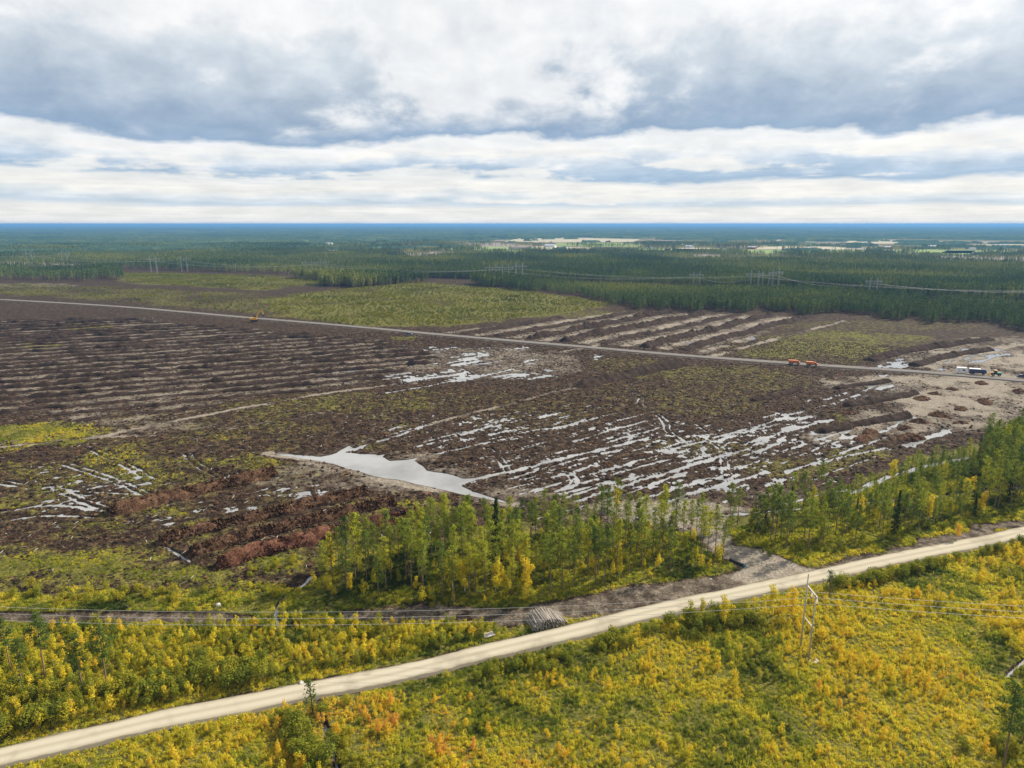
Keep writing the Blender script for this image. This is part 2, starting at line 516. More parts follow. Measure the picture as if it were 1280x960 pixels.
NEAR_STAND = gpoly([(388, 738), (440, 750), (560, 762), (640, 757), (720, 742), (770, 728), (850, 722), (912, 712), (900, 692), (880, 668), (760, 664), (640, 672), (560, 676), (480, 690), (405, 705)])
RIGHT_STAND = gpoly([(902, 668), (935, 682), (1000, 696), (1090, 680), (1200, 655), (1300, 628), (1420, 600), (1440, 545), (1300, 548), (1220, 566), (1150, 588), (1075, 612), (1000, 634), (905, 648)])
MUD_FIELD = gpoly([(-150, 400), (0, 385), (300, 404), (700, 398), (880, 388), (1080, 398), (1290, 412), (1450, 425), (1500, 545), (1280, 545), (1150, 570), (1050, 612), (930, 640), (880, 665), (700, 660), (640, 650),
                   (560, 672), (420, 690), (380, 735), (330, 742), (120, 742), (0, 745), (-250, 745)])
FOREGROUND = gpoly([(-400, 1200), (-300, 752), (0, 750), (120, 744), (240, 750), (330, 744), (352, 735), (390, 742), (440, 765), (640, 775), (650, 765), (760, 745), (900, 718), (930, 722), (1000, 712), (1150, 680),
                    (1280, 648), (1600, 590), (1800, 1200)])
FAR_GRASS = [gpoly([(330, 374), (430, 362), (520, 353), (650, 364), (770, 380), (700, 392), (560, 407), (430, 407), (350, 395)]),
             gpoly([(150, 341), (330, 345), (420, 353), (330, 363), (160, 354)]),
             gpoly([(-150, 350), (150, 360), (330, 368), (350, 395), (150, 378), (0, 368), (-150, 362)])]
MID_GRASS = [gpoly([(905, 440), (960, 420), (1050, 412), (1170, 422), (1100, 445), (1060, 455), (930, 447)])]
STRIP = [gpoly([(430, 768), (520, 757), (640, 762), (700, 752), (760, 738), (840, 728), (900, 718), (990, 722), (940, 735), (850, 750), (760, 768), (640, 784), (520, 779), (430, 777)]),
         gpoly([(1000, 714), (1060, 699), (1150, 677), (1280, 650), (1400, 625), (1400, 638), (1280, 662), (1150, 689), (1060, 708), (1000, 722)])]
JUNCTION = gpoly([(882, 690), (920, 685), (960, 693), (1000, 708), (1030, 714), (1005, 727), (940, 736), (905, 727), (932, 712), (905, 700)])
LEFT_WET = gpoly([(-120, 769), (0, 768), (150, 767), (280, 767), (340, 774), (280, 781), (0, 779), (-120, 781)])
POND = gpoly([(335, 568), (360, 567), (400, 570), (418, 566), (436, 556), (446, 561), (430, 565), (470, 568), (487, 575), (517, 573), (533, 587), (560, 592), (577, 598), (604, 597), (624, 593), (577, 607),
              (600, 616), (640, 630), (627, 629), (573, 617), (527, 607), (477, 598), (430, 585), (395, 576)])
GRASS_SPOTS = [(45, 545, 70, 14, 1.0), (20, 548, 40, 10, 1.0), (85, 540, 50, 10, 0.9), (110, 408, 26, 4, 0.9), (50, 432, 26, 5, 0.6), (75, 712, 110, 18, 1.0), (150, 697, 60, 12, 0.95), (210, 722, 75, 13, 1.0), (300, 735, 60, 9, 0.9),
               (345, 705, 42, 14, 1.0), (120, 660, 60, 10, 0.6), (205, 640, 45, 9, 0.7), (150, 575, 50, 12, 0.6), (40, 590, 60, 14, 0.5), (30, 690, 50, 10, 0.6), (60, 735, 120, 7, 0.9), (250, 742, 110, 6, 0.9),
               (525, 632, 34, 7, 0.9), (440, 505, 90, 14, 0.45), (560, 500, 90, 14, 0.35), (660, 520, 90, 22, 0.35), (760, 500, 80, 20, 0.3), (880, 500, 80, 22, 0.4), (930, 480, 90, 14, 0.42), (1048, 524, 16, 6, 1.0),
               (1075, 570, 45, 10, 0.8), (990, 585, 70, 12, 0.6), (880, 560, 70, 14, 0.45), (780, 455, 60, 8, 0.4), (870, 468, 110, 10, 0.5), (505, 424, 14, 3, 0.8), (230, 600, 70, 12, 0.5), (330, 535, 90, 12, 0.4), (640, 392, 120, 6, .5), (1100, 408, 120, 6, 0.4)]
WET_SPOTS = [(585, 448, 110, 18, 0.66), (560, 470, 120, 9, 0.72), (640, 470, 60, 5, 0.8), (700, 590, 140, 36, 0.54), (800, 590, 120, 34, 0.58), (620, 540, 150, 30, 0.45), (860, 610, 90, 20, 0.7), (780, 545, 120, 30, 0.45), (990, 522, 40, 7, 0.95), (1060, 490, 90, 16, 0.62), (1080, 505, 60, 10, 0.6),
             (1150, 450, 80, 9, 0.6), (1230, 445, 80, 10, 0.7), (1120, 458, 40, 4, 0.95), (1120, 482, 22, 3, 1.0), (1000, 560, 100, 30, 0.6), (940, 540, 80, 22, 0.5), (920, 580, 80, 30, 0.55), (1010, 600, 80, 14, 0.6), (90, 600, 120, 22, 0.48), (60, 630, 90, 12, 0.55), (30, 660, 60, 10, 0.55), (140, 690, 40, 6, 0.55),
             (290, 640, 70, 14, 0.6), (380, 615, 70, 14, 0.65), (200, 655, 40, 8, .6), (375, 735, 12, 7, 1.0), (25, 384, 45, 2, .9), (60, 357, 30, 2, 0.8), (200, 398, 60, 5, 0.5), (370, 436, 30, 3, 0.85), (115, 482, 26, 5, 0.7), (340, 480, 90, 16, 0.55), (640, 605, 60, 12, 0.7), (750, 446, 14, 5, 0.95), (690, 465, 20, 4, .8), (400, 470, 90, 10, .5)]
SAND_SPOTS = [(1210, 500, 110, 40, 0.72), (1130, 530, 90, 20, 0.6), (1230, 452, 100, 16, 0.75), (1100, 478, 80, 10, 0.7), (600, 455, 130, 22, 0.5), (680, 460, 60, 14, 0.5), (450, 600, 160, 20, 0.55), (640, 620, 60, 14, 0.6), (30, 357, 80, 3, 0.45), (820, 640, 120, 16, 0.8), (880, 655, 60, 12, 0.8), (980, 620, 90, 8, 0.5),
              (200, 535, 120, 10, 0.45), (520, 572, 40, 10, 0.55), (1060, 545, 60, 14, 0.6), (500, 455, 90, 20, 0.4), (560, 600, 60, 20, .5)]
# water-filled ditches and vehicle tracks: (photo line, half width, depth, twin ruts)
DITCHES = [([(600, 598), (717, 570), (814, 547)], 0.8, 1), ([(717, 627), (785, 606), (854, 585), (920, 565)], 1.1, 1), ([(674, 620), (767, 593), (854, 570)], 0.6, 1), ([(866, 648), (960, 640), (1046, 632), (1153, 623), (1246, 613), (1330, 604)], 0.9, 1),
           ([(1063, 617), (1120, 593), (1165, 581), (1210, 572)], 1.4, 1), ([(1136, 557), (1165, 547), (1192, 536)], 1.6, 1), ([(960, 635), (1010, 622), (1060, 612)], 0.7, 1), ([(983, 537), (1040, 525)], 1.7, 1), ([(1013, 543), (1060, 532), (1110, 520)], 1.2, 1), ([(1053, 549), (1100, 540), (1140, 520)], 1.3, 1),
           ([(440, 563), (470, 553), (525, 535)], 0.9, 1), ([(480, 492), (540, 482), (600, 470), (640, 462)], 1.3, 1), ([(430, 490), (520, 476), (580, 466)], 0.9, 1), ([(700, 625), (760, 605), (830, 590)], 0.6, 1), ([(770, 632), (840, 612), (900, 597)], .8, 1), ([(820, 630), (900, 608), (960, 590)], 0.7, 1),
           ([(530, 552), (580, 540), (650, 534)], 0.5, 1), ([(610, 550), (660, 540), (725, 530)], 0.5, 1), ([(395, 870), (402, 895), (412, 930), (425, 975)], 0.5, 1), ([(388, 722), (374, 736), (352, 752), (344, 772), (352, 790)], 0.38, 1), ([(1258, 848), (1285, 822), (1330, 790)], 0.45, 1),
           ([(1060, 462), (1140, 455), (1200, 442)], 1.8, 1), ([(1100, 470), (1180, 462)], 1.8, 1), ([(640, 462), (700, 472), (740, 478)], .7, 1), ([(980, 590), (1040, 575), (1110, 560)], .7, 1), ([(0, 652), (60, 645), (120, 648)], 0.6, 1), ([(0, 640), (70, 632), (140, 640)], .6, 1), ([(200, 682), (222, 692), (238, 702)], 0.4, 1)]
TRACKS = [[(814, 485), (800, 505), (827, 522), (837, 540), (854, 553), (873, 572)], [(792, 492), (775, 508)], [(110, 560), (160, 583), (190, 602)], [(83, 580), (133, 597), (183, 618)], [(233, 567), (250, 583), (277, 597)], [(0, 603), (83, 615), (167, 620)], [(289, 598), (296, 585), (305, 578)],
          [(495, 500), (480, 520), (437, 540)], [(609, 560), (627, 577), (635, 590)], [(200, 613), (225, 600), (250, 598)], [(660, 600), (700, 590), (720, 602), (700, 615)], [(50, 600), (100, 625), (150, 640)], [(870, 545), (900, 560), (905, 585)]]
PALE_TRACKS = [([(440, 563), (525, 535), (600, 515), (712, 487), (800, 468), (850, 457)], 1.5), ([(130, 545), (260, 520), (427, 490), (520, 480)], 2.2), ([(560, 598), (480, 585), (400, 576), (335, 568)], 3.0), ([(640, 632), (560, 618), (470, 600), (380, 580)], 2.5), ([(680, 660), (760, 650), (860, 655), (905, 690)], 3.5),
               ([(0, 560), (120, 548), (200, 545)], 1.5), ([(230, 550), (330, 530), (420, 515)], .9), ([(893, 640), (900, 670), (905, 695), (960, 720)], 2.5), ([(885, 447), (960, 427), (1055, 402)], 3.0), ([(700, 442), (800, 420), (880, 395)], 3.0)]
# thin straight plough furrows between the wide ditches, holding water here and there
_fr = np.random.default_rng(77)
FURROWS = []
for _a, _n, _sp, _deg in (((640, 605), 13, 6.5, 36), ((470, 548), 6, 8.0, 44), ((930, 575), 9, 6.5, 36), ((700, 540), 7, 9.0, 40), ((420, 470), 6, 9.0, 25), ((930, 520), 6, 7.0, 38)):
    _b = np.array(gp(*_a)); _u = R(_deg)
    for _k in range(_n):
        _p = _b + np.array([math.sin(_u), -math.cos(_u)]) * (_k - _n / 2) * _sp * _fr.uniform(0.85, 1.15) + np.array([math.cos(_u), math.sin(_u)]) * _fr.uniform(-18, 14)
        _l = _fr.uniform(30, 75)
        FURROWS.append((np.array([_p, _p + np.array([math.cos(_u), math.sin(_u)]) * _l * 0.5 + _fr.normal(size=2) * 0.8, _p + np.array([math.cos(_u), math.sin(_u)]) * _l]), _fr.uniform(0.35, 0.7)))
ROWS_LEFT = gpoly([(-120, 402), (150, 398), (480, 425), (560, 448), (470, 478), (300, 505), (130, 540), (40, 520), (-120, 520)])
ROWS_FAR = gpoly([(540, 416), (780, 389), (1010, 396), (960, 418), (895, 444), (700, 429)])
ROWS_RIGHT = gpoly([(1085, 452), (1180, 424), (1300, 418), (1400, 424), (1400, 450), (1280, 452), (1120, 462)])
U_LEFT, U_FAR, U_RIGHT = R(25), R(48), R(33)
CORRIDOR = smooth_line([gp(*p) for p in [(-300, 324), (-100, 330), (0, 333), (193, 340), (400, 346), (632, 353), (870, 361), (1090, 373), (1280, 382), (1500, 394)]], 20)


def zones(P):
    """plan masks and height of the ground at points P (N,2)"""
    x, y = P[:, 0], P[:, 1]
    r = np.hypot(x, y)
    N = len(P)
    wx = (fbm(x / 9, y / 9, 3, 1) - 0.5) * 9
    wy = (fbm(x / 9, y / 9, 3, 2) - 0.5) * 9
    k = np.clip(r / 250, 0.35, 2.5)
    W = np.stack([x + wx * k, y + wy * k], 1)
    field = sstep(sdist(W, MUD_FIELD), -3, 3)
    fg = sstep(sdist(W, FOREGROUND), -2, 2)
    near_s = sstep(sdist(W, NEAR_STAND), -3, 2)
    right_s = sstep(sdist(W, RIGHT_STAND), -3, 3)
    grass = np.maximum.reduce([fg, near_s * 0.9, right_s * 0.9, (1 - field) * np.where(r > 420, 0.22, 0.8)])
    grass = np.where((field > 0.5) & (r < 330) & (x < -35), np.maximum(grass, 0.36 + 0.9 * (fbm(x / 14, y / 14, 3, 12) - 0.5)), grass)
    sand = np.zeros(N); wet = np.zeros(N); warm = fg * 0.30
    for pl, ga in zip(FAR_GRASS, (0.85, 0.8, 0.5)):
        grass = np.maximum(grass, ga * sstep(sdist(W, pl), -25, 10) * np.clip(0.15 + 1.5 * fbm(x / 35, y / 35, 4, 13), 0, 1.1))
    fgm = np.zeros(N)
    for pl in MID_GRASS:
        mm = sstep(sdist(W, pl), -14, 8); grass = np.maximum(grass, 0.62 * mm * np.clip(0.3 + 1.2 * fbm(x / 14, y / 14, 3, 45), 0, 1.1))
    gn = (0.35 + 1.4 * (fbm(x / 7, y / 7, 4, 44))).clip(0, 1)
    for cx, cy, rx, ry, a in GRASS_SPOTS:
        mm = sstep(sdist(W, gell(cx, cy, rx * 1.15, ry * 1.15)), -7, 8); grass = np.maximum(grass, a * mm * gn)
    sn = np.clip(0.30 + 1.15 * fbm(x / 11, y / 11, 4, 74), 0, 1)
    for cx, cy, rx, ry, a in SAND_SPOTS:
        mm = sstep(sdist(W, gell(cx, cy, rx, ry)), -9, 9); sand = np.maximum(sand, a * mm * sn); grass *= (1 - 0.8 * mm * a * field)
    for cx, cy, rx, ry, a in WET_SPOTS:
        mm = sstep(sdist(W, gell(cx, cy, rx, ry)), -5, 9); wet = np.maximum(wet, a * mm)
    for pl in STRIP:
        mm = sstep(sdist(W, pl), -1.0, 1.2); sand = np.maximum(sand, 0.42 * mm); grass *= (1 - 0.9 * mm)
    mm = sstep(sdist(W, JUNCTION), -1.5, 1.5); sand = np.maximum(sand, 0.75 * mm); grass *= (1 - mm)
    mm = sstep(sdist(P + 0.3 * (W - P), LEFT_WET), -0.8, 0.6); wet = np.maximum(wet, 0.93 * mm); sand = np.maximum(sand, 0.4 * mm); grass *= (1 - mm)
    # rows thrown up by the excavator, pale tracks between them
    for pl, u, sp, a in ((ROWS_LEFT, U_LEFT, 14.0, 0.50), (ROWS_FAR, U_FAR, 26.0, 0.66), (ROWS_RIGHT, U_RIGHT, 26.0, 0.8)):
        mm = sstep(sdist(W, pl), -4, 8)
        off = (-x * math.sin(u) + y * math.cos(u) + (fbm(x / 40, y / 40, 2, 9) - .5) * 7) / sp
        ph = off - np.floor(off)
        st = sstep(np.abs(ph - 0.5), 0.10, 0.26)          # 1 near the middle between rows
        sand = np.maximum(sand, a * mm * (1 - st) * np.clip(0.05 + 1.75 * fbm(x / 10, y / 10, 4, 5, 0.6), 0, 1.2))
        wet = np.maximum(wet, mm * (1 - st) * 0.42)
        sand = np.maximum(sand, mm * 0.46 * np.clip(0.1 + 1.5 * fbm(x / 22, y / 9, 4, 6, 0.6), 0, 1))
    pn = np.clip(2.2 * fbm(x / 14, y / 14, 3, 73) - 0.35, 0.1, 1)
    for line, hw in PALE_TRACKS:
        d = pdist(W * 0.3 + P * 0.7, smooth_line([gp(*p) for p in line], 4)); mm = (1 - sstep(d, hw * 0.4, hw * 1.6)) * pn
        sand = np.maximum(sand, 0.72 * mm); grass *= (1 - mm); wet *= (1 - 0.8 * mm)
    # heights
    u = R(37)
    a = x * math.cos(u) + y * math.sin(u); b = -x * math.sin(u) + y * math.cos(u)
    n = (fbm(a / 4.2, b / 1.3, 4, 21, 0.62) - 0.5) * 2.1
    nfar = (fbm(a / 14.0, b / 2.8, 4, 22, 0.6) - 0.5) * 2.1
    kf = sstep(r, 280, 420)
    n = n * (1 - kf) + nfar * kf
    nb = (fbm(x / 25, y / 25, 3, 33) - 0.5)
    n2 = (fbm(x / 1.3, y / 1.3, 2, 55) - 0.5)
    relief = 0.64 * n + 0.35 * nb + 0.46 * n2 * (1 - kf)
    z_field = 0.50 + relief - 0.56 * wet
    z_veg = 0.50 + 0.25 * nb + 0.12 * n2
    z_veg = np.where(wet > 0.5, z_veg - 0.75 * (wet - 0.5) + 0.1 * n, z_veg)
    z = z_veg * (1 - field) + z_field * field
    pd = sdist(P + 0.35 * (W - P), POND)
    z = np.minimum(z, np.where(pd > -4, 0.10 - 0.22 * np.clip(pd, -1.6, 2.0), 9))
    sand = np.maximum(sand, 0.30 * sstep(pd, -5, 0))
    grass *= 1 - sstep(pd, -5, 0)
    jag = np.clip(2.4 * fbm(x / 4.0, y / 4.0, 3, 71) - 0.35, 0.25, 1.4)
    for line, hw, dp in DITCHES:
        d = pdist(P + 0.18 * (W - P), smooth_line([gp(*p) for p in line], 4))
        z = z - (0.72 * (1 - sstep(d, hw * 0.4 * jag, hw * 1.6 * jag)))
        grass *= sstep(d, hw * 0.6, hw * 1.6)
    jag = np.clip(3.4 * fbm(x / 6.0, y / 6.0, 3, 75) - 0.9, 0.0, 1.5)
    for ln, hw in FURROWS:
        d = pdist(P + 0.12 * (W - P), ln)
        z = z - (0.62 * (1 - sstep(d, hw * 0.3 * jag, hw * 1.5 * jag + 0.02)))
    jag = np.clip(3.0 * fbm(x / 5.0, y / 5.0, 3, 72) - 0.7, 0.1, 1.4)
    for line in TRACKS:
        d = pdist(P + 0.1 * (W - P), smooth_line([gp(*p) for p in line], 3))
        rut = 1 - sstep(np.abs(d - 1.15), 0.15 * jag, 0.62 * jag)
        z = z - 0.60 * rut
    rd = pdist(P, ROAD)
    z = np.where(rd < 9, np.maximum(z * sstep(rd, 3.4, 7.0) + 0.30 * (1 - sstep(rd, 3.4, 7.0)), 0.15), z)
    sd = pdist(P, SERV)
    z = np.where(sd < 14, z * sstep(sd, 5, 13) + 0.3 * (1 - sstep(sd, 5, 13)), z)
    sand = np.maximum(sand, 0.35 * (1 - sstep(sd, 5, 12)))
    sand = np.maximum(sand, 0.45 * (1 - sstep(rd, 2.5, 3.2)))
    grass *= sstep(rd + 1.2 * (fbm(x / 4, y / 4, 3, 86) - 0.5), 2.5, 3.2) * sstep(sd, 5, 9)
    z = np.where(r > 1000, 0.4, z)
    # farmland far off: plots of stubble, meadow and ploughed soil
    ca, sa_ = math.cos(0.35), math.sin(0.35)
    u1 = x * ca + y * sa_; v1 = -x * sa_ + y * ca
    cell = _hash(np.floor(u1 / 210 + vnoise(x / 300, y / 300, 3)), np.floor(v1 / 330), 5)
    farm = r > 1600
    grass = np.where(farm, np.where(cell < 0.45, 0.9, np.where(cell < 0.8, 0.1, 0.5)), grass)
    sand = np.where(farm, np.where(cell < 0.45, 0, np.where(cell < 0.8, 0.9, 0.3)), sand)
    warm = np.where(farm, 0.2, warm)
    return dict(grass=grass.clip(0, 1), sand=sand.clip(0, 1), warm=warm.clip(0, 1), wet=wet, z=z, field=field, fg=fg, road=rd, serv=sd)


def build_ground():
    cols = np.linspace(R(-47), R(47), 900)
    dep = np.linspace(R(50), R(3.2), 640)
    rad = list(CAM_H / np.tan(dep))
    rad += list(np.geomspace(rad[-1] * 1.03, 60000, 70))
    rad = np.array(rad)
    RR, AA = np.meshgrid(rad, cols, indexing='ij')
    P = np.stack([(RR * np.sin(AA)).ravel(), (RR * np.cos(AA)).ravel()], 1)
    zz = zones(P)
    V = np.concatenate([P, zz['z'][:, None]], 1)
    nr, nc = RR.shape
    i = np.arange(nr - 1)[:, None] * nc + np.arange(nc - 1)[None, :]
    F = np.stack([i, i + 1, i + nc + 1, i + nc], -1).reshape(-1, 4)
    # the rest of the plain, all round
    cols2 = np.linspace(R(47), R(313), 60)
    rad2 = np.array([67.0, 120, 300, 800, 2000, 6000, 20000, 60000])
    R2, A2 = np.meshgrid(rad2, cols2, indexing='ij')
    P2 = np.stack([(R2 * np.sin(A2)).ravel(), (R2 * np.cos(A2)).ravel(), np.full(R2.size, 0.4)], 1)
    b = len(V); n2 = len(cols2)
    j = b + np.arange(len(rad2) - 1)[:, None] * n2 + np.arange(n2 - 1)[None, :]
    F2 = np.stack([j, j + 1, j + n2 + 1, j + n2], -1).reshape(-1, 4)
    ring = [(67.0 * math.sin(a), 67.0 * math.cos(a), 0.4) for a in np.linspace(0, 2 * math.pi, 24, endpoint=False)]
    b3 = b + len(P2)
    P3 = np.array([(0, 0, 0.4)] + ring)
    F3 = np.array([[b3, b3 + 1 + (2 * k + 2) % 24, b3 + 1 + (2 * k + 1) % 24, b3 + 1 + (2 * k) % 24] for k in range(12)])
    V = np.concatenate([V, P2, P3]); F = np.concatenate([F, F2, F3])
    me = mesh_from('ground', V, F[:, ::-1], [M['ground']], smooth=True)
    ca = me.color_attributes.new('zones', 'FLOAT_COLOR', 'POINT')
    arr = np.zeros((len(V), 4), np.float32); arr[:, 0] = 0.8; arr[:, 3] = 1
    arr[:b, 0] = zz['grass']; arr[:b, 1] = zz['sand']; arr[:b, 2] = zz['warm']
    ca.data.foreach_set('color', arr.ravel())
    obj('ground', me, kind='structure')
    # standing water fills whatever lies below its level
    c2 = np.linspace(R(-47), R(47), 40); r2 = np.array([66, 90, 130, 200, 320, 520, 760.0])
    RR, AA = np.meshgrid(r2, c2, indexing='ij')
    V = np.stack([(RR * np.sin(AA)).ravel(), (RR * np.cos(AA)).ravel(), np.zeros(RR.size)], 1)
    nc = len(c2); i = np.arange(len(r2) - 1)[:, None] * nc + np.arange(nc - 1)[None, :]
    F = np.stack([i + nc, i + nc + 1, i + 1, i], -1).reshape(-1, 4)
    obj('water', mesh_from('water', V, F, [M['water']]), kind='structure')


def road_strip(name, line, half, top, mat, seed):
    t = np.gradient(line, axis=0); t /= np.linalg.norm(t, axis=1)[:, None]
    nrm = np.stack([-t[:, 1], t[:, 0]], 1)
    prof = [(-1.25, -0.45), (-1.0, -0.06), (-0.6, 0.03), (-0.3, 0.02), (0, 0.07), (0.3, 0.02), (0.6, 0.03), (1.0, -0.06), (1.25, -0.45)]
    V = []; A = []
    s = np.arange(len(line)) * 1.0
    wl = (fbm(s / 3, s * 0 + seed, 4, seed, 0.7) - 0.5) * 0.4 + 1
    wr = (fbm(s / 3, s * 0 + seed + 50, 4, seed, 0.7) - 0.5) * 0.4 + 1
    for o, h in prof:
        ww = np.where(o < 0, wl, wr) if abs(o) >= 1 else np.ones(len(line))
        V.append(np.concatenate([line + nrm * (o * half * ww)[:, None] if not np.isscalar(ww) else line, np.full((len(line), 1), top + h)], 1))
        A.append(np.full(len(line), min(abs(o), 1.4)))
    V = np.concatenate(V); A = np.concatenate(A)
    n = len(line); F = []
    for k in range(len(prof) - 1):
        i = np.arange(n - 1)
        F.append(np.stack([k * n + i, k * n + i + 1, (k + 1) * n + i + 1, (k + 1) * n + i], 1))
    me = mesh_from(name, V, np.concatenate(F)[:, ::-1], [mat], smooth=True)
    at = me.attributes.new('across', 'FLOAT', 'POINT'); at.data.foreach_set('value', A.astype(np.float32))
    return obj(name, me, kind='structure')


build_ground()
road_strip('gravel_road', ROAD, 2.35, 0.62, M['road'], 3)
road_strip('service_road', SERV, 3.8, 0.75, M['service'], 5)


# ------------------------------------------------------------------ soil ridges and heaps
def ridge_mesh(name, line, width, height, seed, mat, rough=0.35, seg=0.7, ends=3.0, lump=6.0, var=1.0):
    L = np.concatenate([[0], np.cumsum(np.linalg.norm(np.diff(line, axis=0), axis=1))])
    n = max(4, int(L[-1] / seg))
    s = np.linspace(0, L[-1], n)
    c = np.stack([np.interp(s, L, line[:, 0]), np.interp(s, L, line[:, 1])], 1)
    t = np.gradient(c, axis=0); t /= np.linalg.norm(t, axis=1)[:, None] + 1e-9
    nr = np.stack([-t[:, 1], t[:, 0]], 1)
    m = 11
    w = np.linspace(-1, 1, m)
    prof = np.clip(1 - np.abs(w) ** 1.6, 0, 1)
    env = sstep(s, 0, ends) * sstep(L[-1] - s, 0, ends)
    hh = height * np.clip(1 + var * 1.8 * (fbm(s / lump, s * 0 + seed, 3, seed) - 0.5), 0.12, 2) * env
    wid = width * (0.75 + 0.5 * fbm(s / lump, s * 0 + seed + 9, 3, seed + 4)) * (0.4 + 0.6 * env)
    S, Wd = np.meshgrid(s, w, indexing='ij')
    cx = c[:, 0][:, None] + nr[:, 0][:, None] * Wd * wid[:, None] / 2
    cy = c[:, 1][:, None] + nr[:, 1][:, None] * Wd * wid[:, None] / 2
    lum = (fbm(cx / 0.9, cy / 0.9, 3, seed + 2, 0.6) - 0.5) * 2
    lum2 = (fbm(cx / 2.6, cy / 2.6, 2, seed + 3) - 0.5) * 2
    z = hh[:, None] * prof[None, :] * (1 + rough * 1.2 * lum2) + rough * height * 0.7 * lum * np.sqrt(prof)[None, :]
    z = z + 0.35 - 0.75 * (prof[None, :] < 0.05)
    cx = cx + rough * 0.5 * lum; cy = cy + rough * 0.5 * lum2
    V = np.stack([cx.ravel(), cy.ravel(), z.ravel()], 1)
    i = np.arange(n - 1)[:, None] * m + np.arange(m - 1)[None, :]
    F = np.stack([i, i + 1, i + m + 1, i + m], -1).reshape(-1, 4)
    base = np.array([c[0, 0], c[0, 1], 0.0])
    V = V - base
    return mesh_from(name, V, F[:, ::-1], [mat], smooth=False), base


def add_ridge(px, width, height, seed, mat, label, group=None, rough=0.35, name='soil_ridge', cat='soil ridge', seg=0.7, line=None, ends=3.0, lump=6.0, var=0.5):
    ln = line if line is not None else smooth_line([gp(*p) for p in px], 2)
    me, b = ridge_mesh(name, ln, width, height, seed, mat, rough, seg, ends, lump, var)
    return obj(name, me, loc=tuple(b), label=label, cat=cat, group=group)


def clods(parent, line, width, height, seed, mat, count):
    """loose roots and clods lying on a ridge, one part"""
    rs = np.random.default_rng(seed)
    L = np.concatenate([[0], np.cumsum(np.linalg.norm(np.diff(line, axis=0), axis=1))])
    s = rs.uniform(1, L[-1] - 1, count); w = rs.uniform(-1, 1, count)
    cx = np.interp(s, L, line[:, 0]); cy = np.interp(s, L, line[:, 1])
    d = line[-1] - line[0]; d /= np.linalg.norm(d)
    px = cx - d[1] * w * width / 2; py = cy + d[0] * w * width / 2
    pz = 0.35 + height * (1 - np.abs(w) ** 1.6) * rs.uniform(0.5, 1.25, count)
    base = np.stack([px, py, pz], 1) - np.array(parent.location)
    dv = rs.normal(size=(count, 3, 3)) * (0.16 + 0.22 * rs.random((count, 1, 1)))
    dv[:, :, 2] = np.abs(dv[:, :, 2]) * 1.5
    V = np.concatenate([base[:, None, :] + dv, (base - np.array([0, 0, 0.25]))[:, None, :]], 1).reshape(-1, 3)
    i = np.arange(count)[:, None] * 4
    F = np.concatenate([i + np.array([[0, 1, 2]]), i + np.array([[0, 3, 1]]), i + np.array([[1, 3, 2]]), i + np.array([[2, 3, 0]])])
    me = mesh_from('clods', V, F, [mat])
    return obj('clods', me, parent, kind='stuff')


NEAR_RIDGES = [
    ([(132, 646), (200, 628), (270, 612), (348, 592)], 6.2, 2.5, 'peat_brown', 'long dark root-strewn soil ridge farthest from the pine stand, beside the wet ruts'),
    ([(195, 682), (260, 664), (340, 645), (462, 616)], 4.6, 2.1, 'peat_brown', 'mossy brown soil ridge, second from the back of the four by the pines'),
    ([(232, 697), (310, 676), (400, 652), (497, 630)], 4.2, 2.2, 'peat_brown', 'brown soil ridge, third from the back of the four by the pines'),
    ([(268, 712), (340, 690), (430, 668), (535, 645)], 5.0, 2.6, 'peat_red', 'rust-red soil ridge running into the near pine stand'),
]
for k, (px, w, h, mt, lab) in enumerate(NEAR_RIDGES):
    ln = smooth_line([gp(*p) for p in px], 2)
    o = add_ridge(None, w, h, 40 + k, M[mt], lab, 'soil ridges beside the near pine stand', rough=0.28, seg=0.35, line=ln, var=0.35)
    clods(o, ln, w * 0.85, h * 0.85, 80 + k, M[mt], 3200)
add_ridge([(716, 486), (770, 474), (815, 464), (862, 455)], 11, 3.6, 51, M['peat'], 'largest dark soil embankment in the middle of the mud field', rough=0.3, seg=1.0, ends=8)
OTHER_RIDGES = [
    ([(936, 503), (975, 495), (1003, 485)], 5, 1.5, 'short dark soil ridge left of the shallow pools below the orange trucks'),
    ([(1040, 487), (1075, 482), (1115, 477)], 5, 1.4, 'dark soil ridge just below the small blue-grey pool by the service road'),
    ([(1053, 509), (1100, 501), (1148, 492)], 6, 1.8, 'dark soil ridge between pools, upper of the pair ending at the sandy ground'),
    ([(1020, 541), (1080, 531), (1138, 520)], 6, 1.9, 'dark soil ridge between pools, lower of the pair ending at the sandy ground'),
    ([(1083, 452), (1130, 441), (1190, 432), (1240, 425)], 9, 2.6, 'dark soil ridge starting at the service road right of the orange trucks'),
    ([(1140, 458), (1190, 445), (1240, 438)], 8, 2.2, 'dark soil ridge above the parked machines by the service road'),
]
for k, (px, w, h, lab) in enumerate(OTHER_RIDGES):
    add_ridge(px, w, h, 60 + k, M['peat'], lab, 'soil ridges on the wet right side of the field', rough=0.35, seg=0.8)


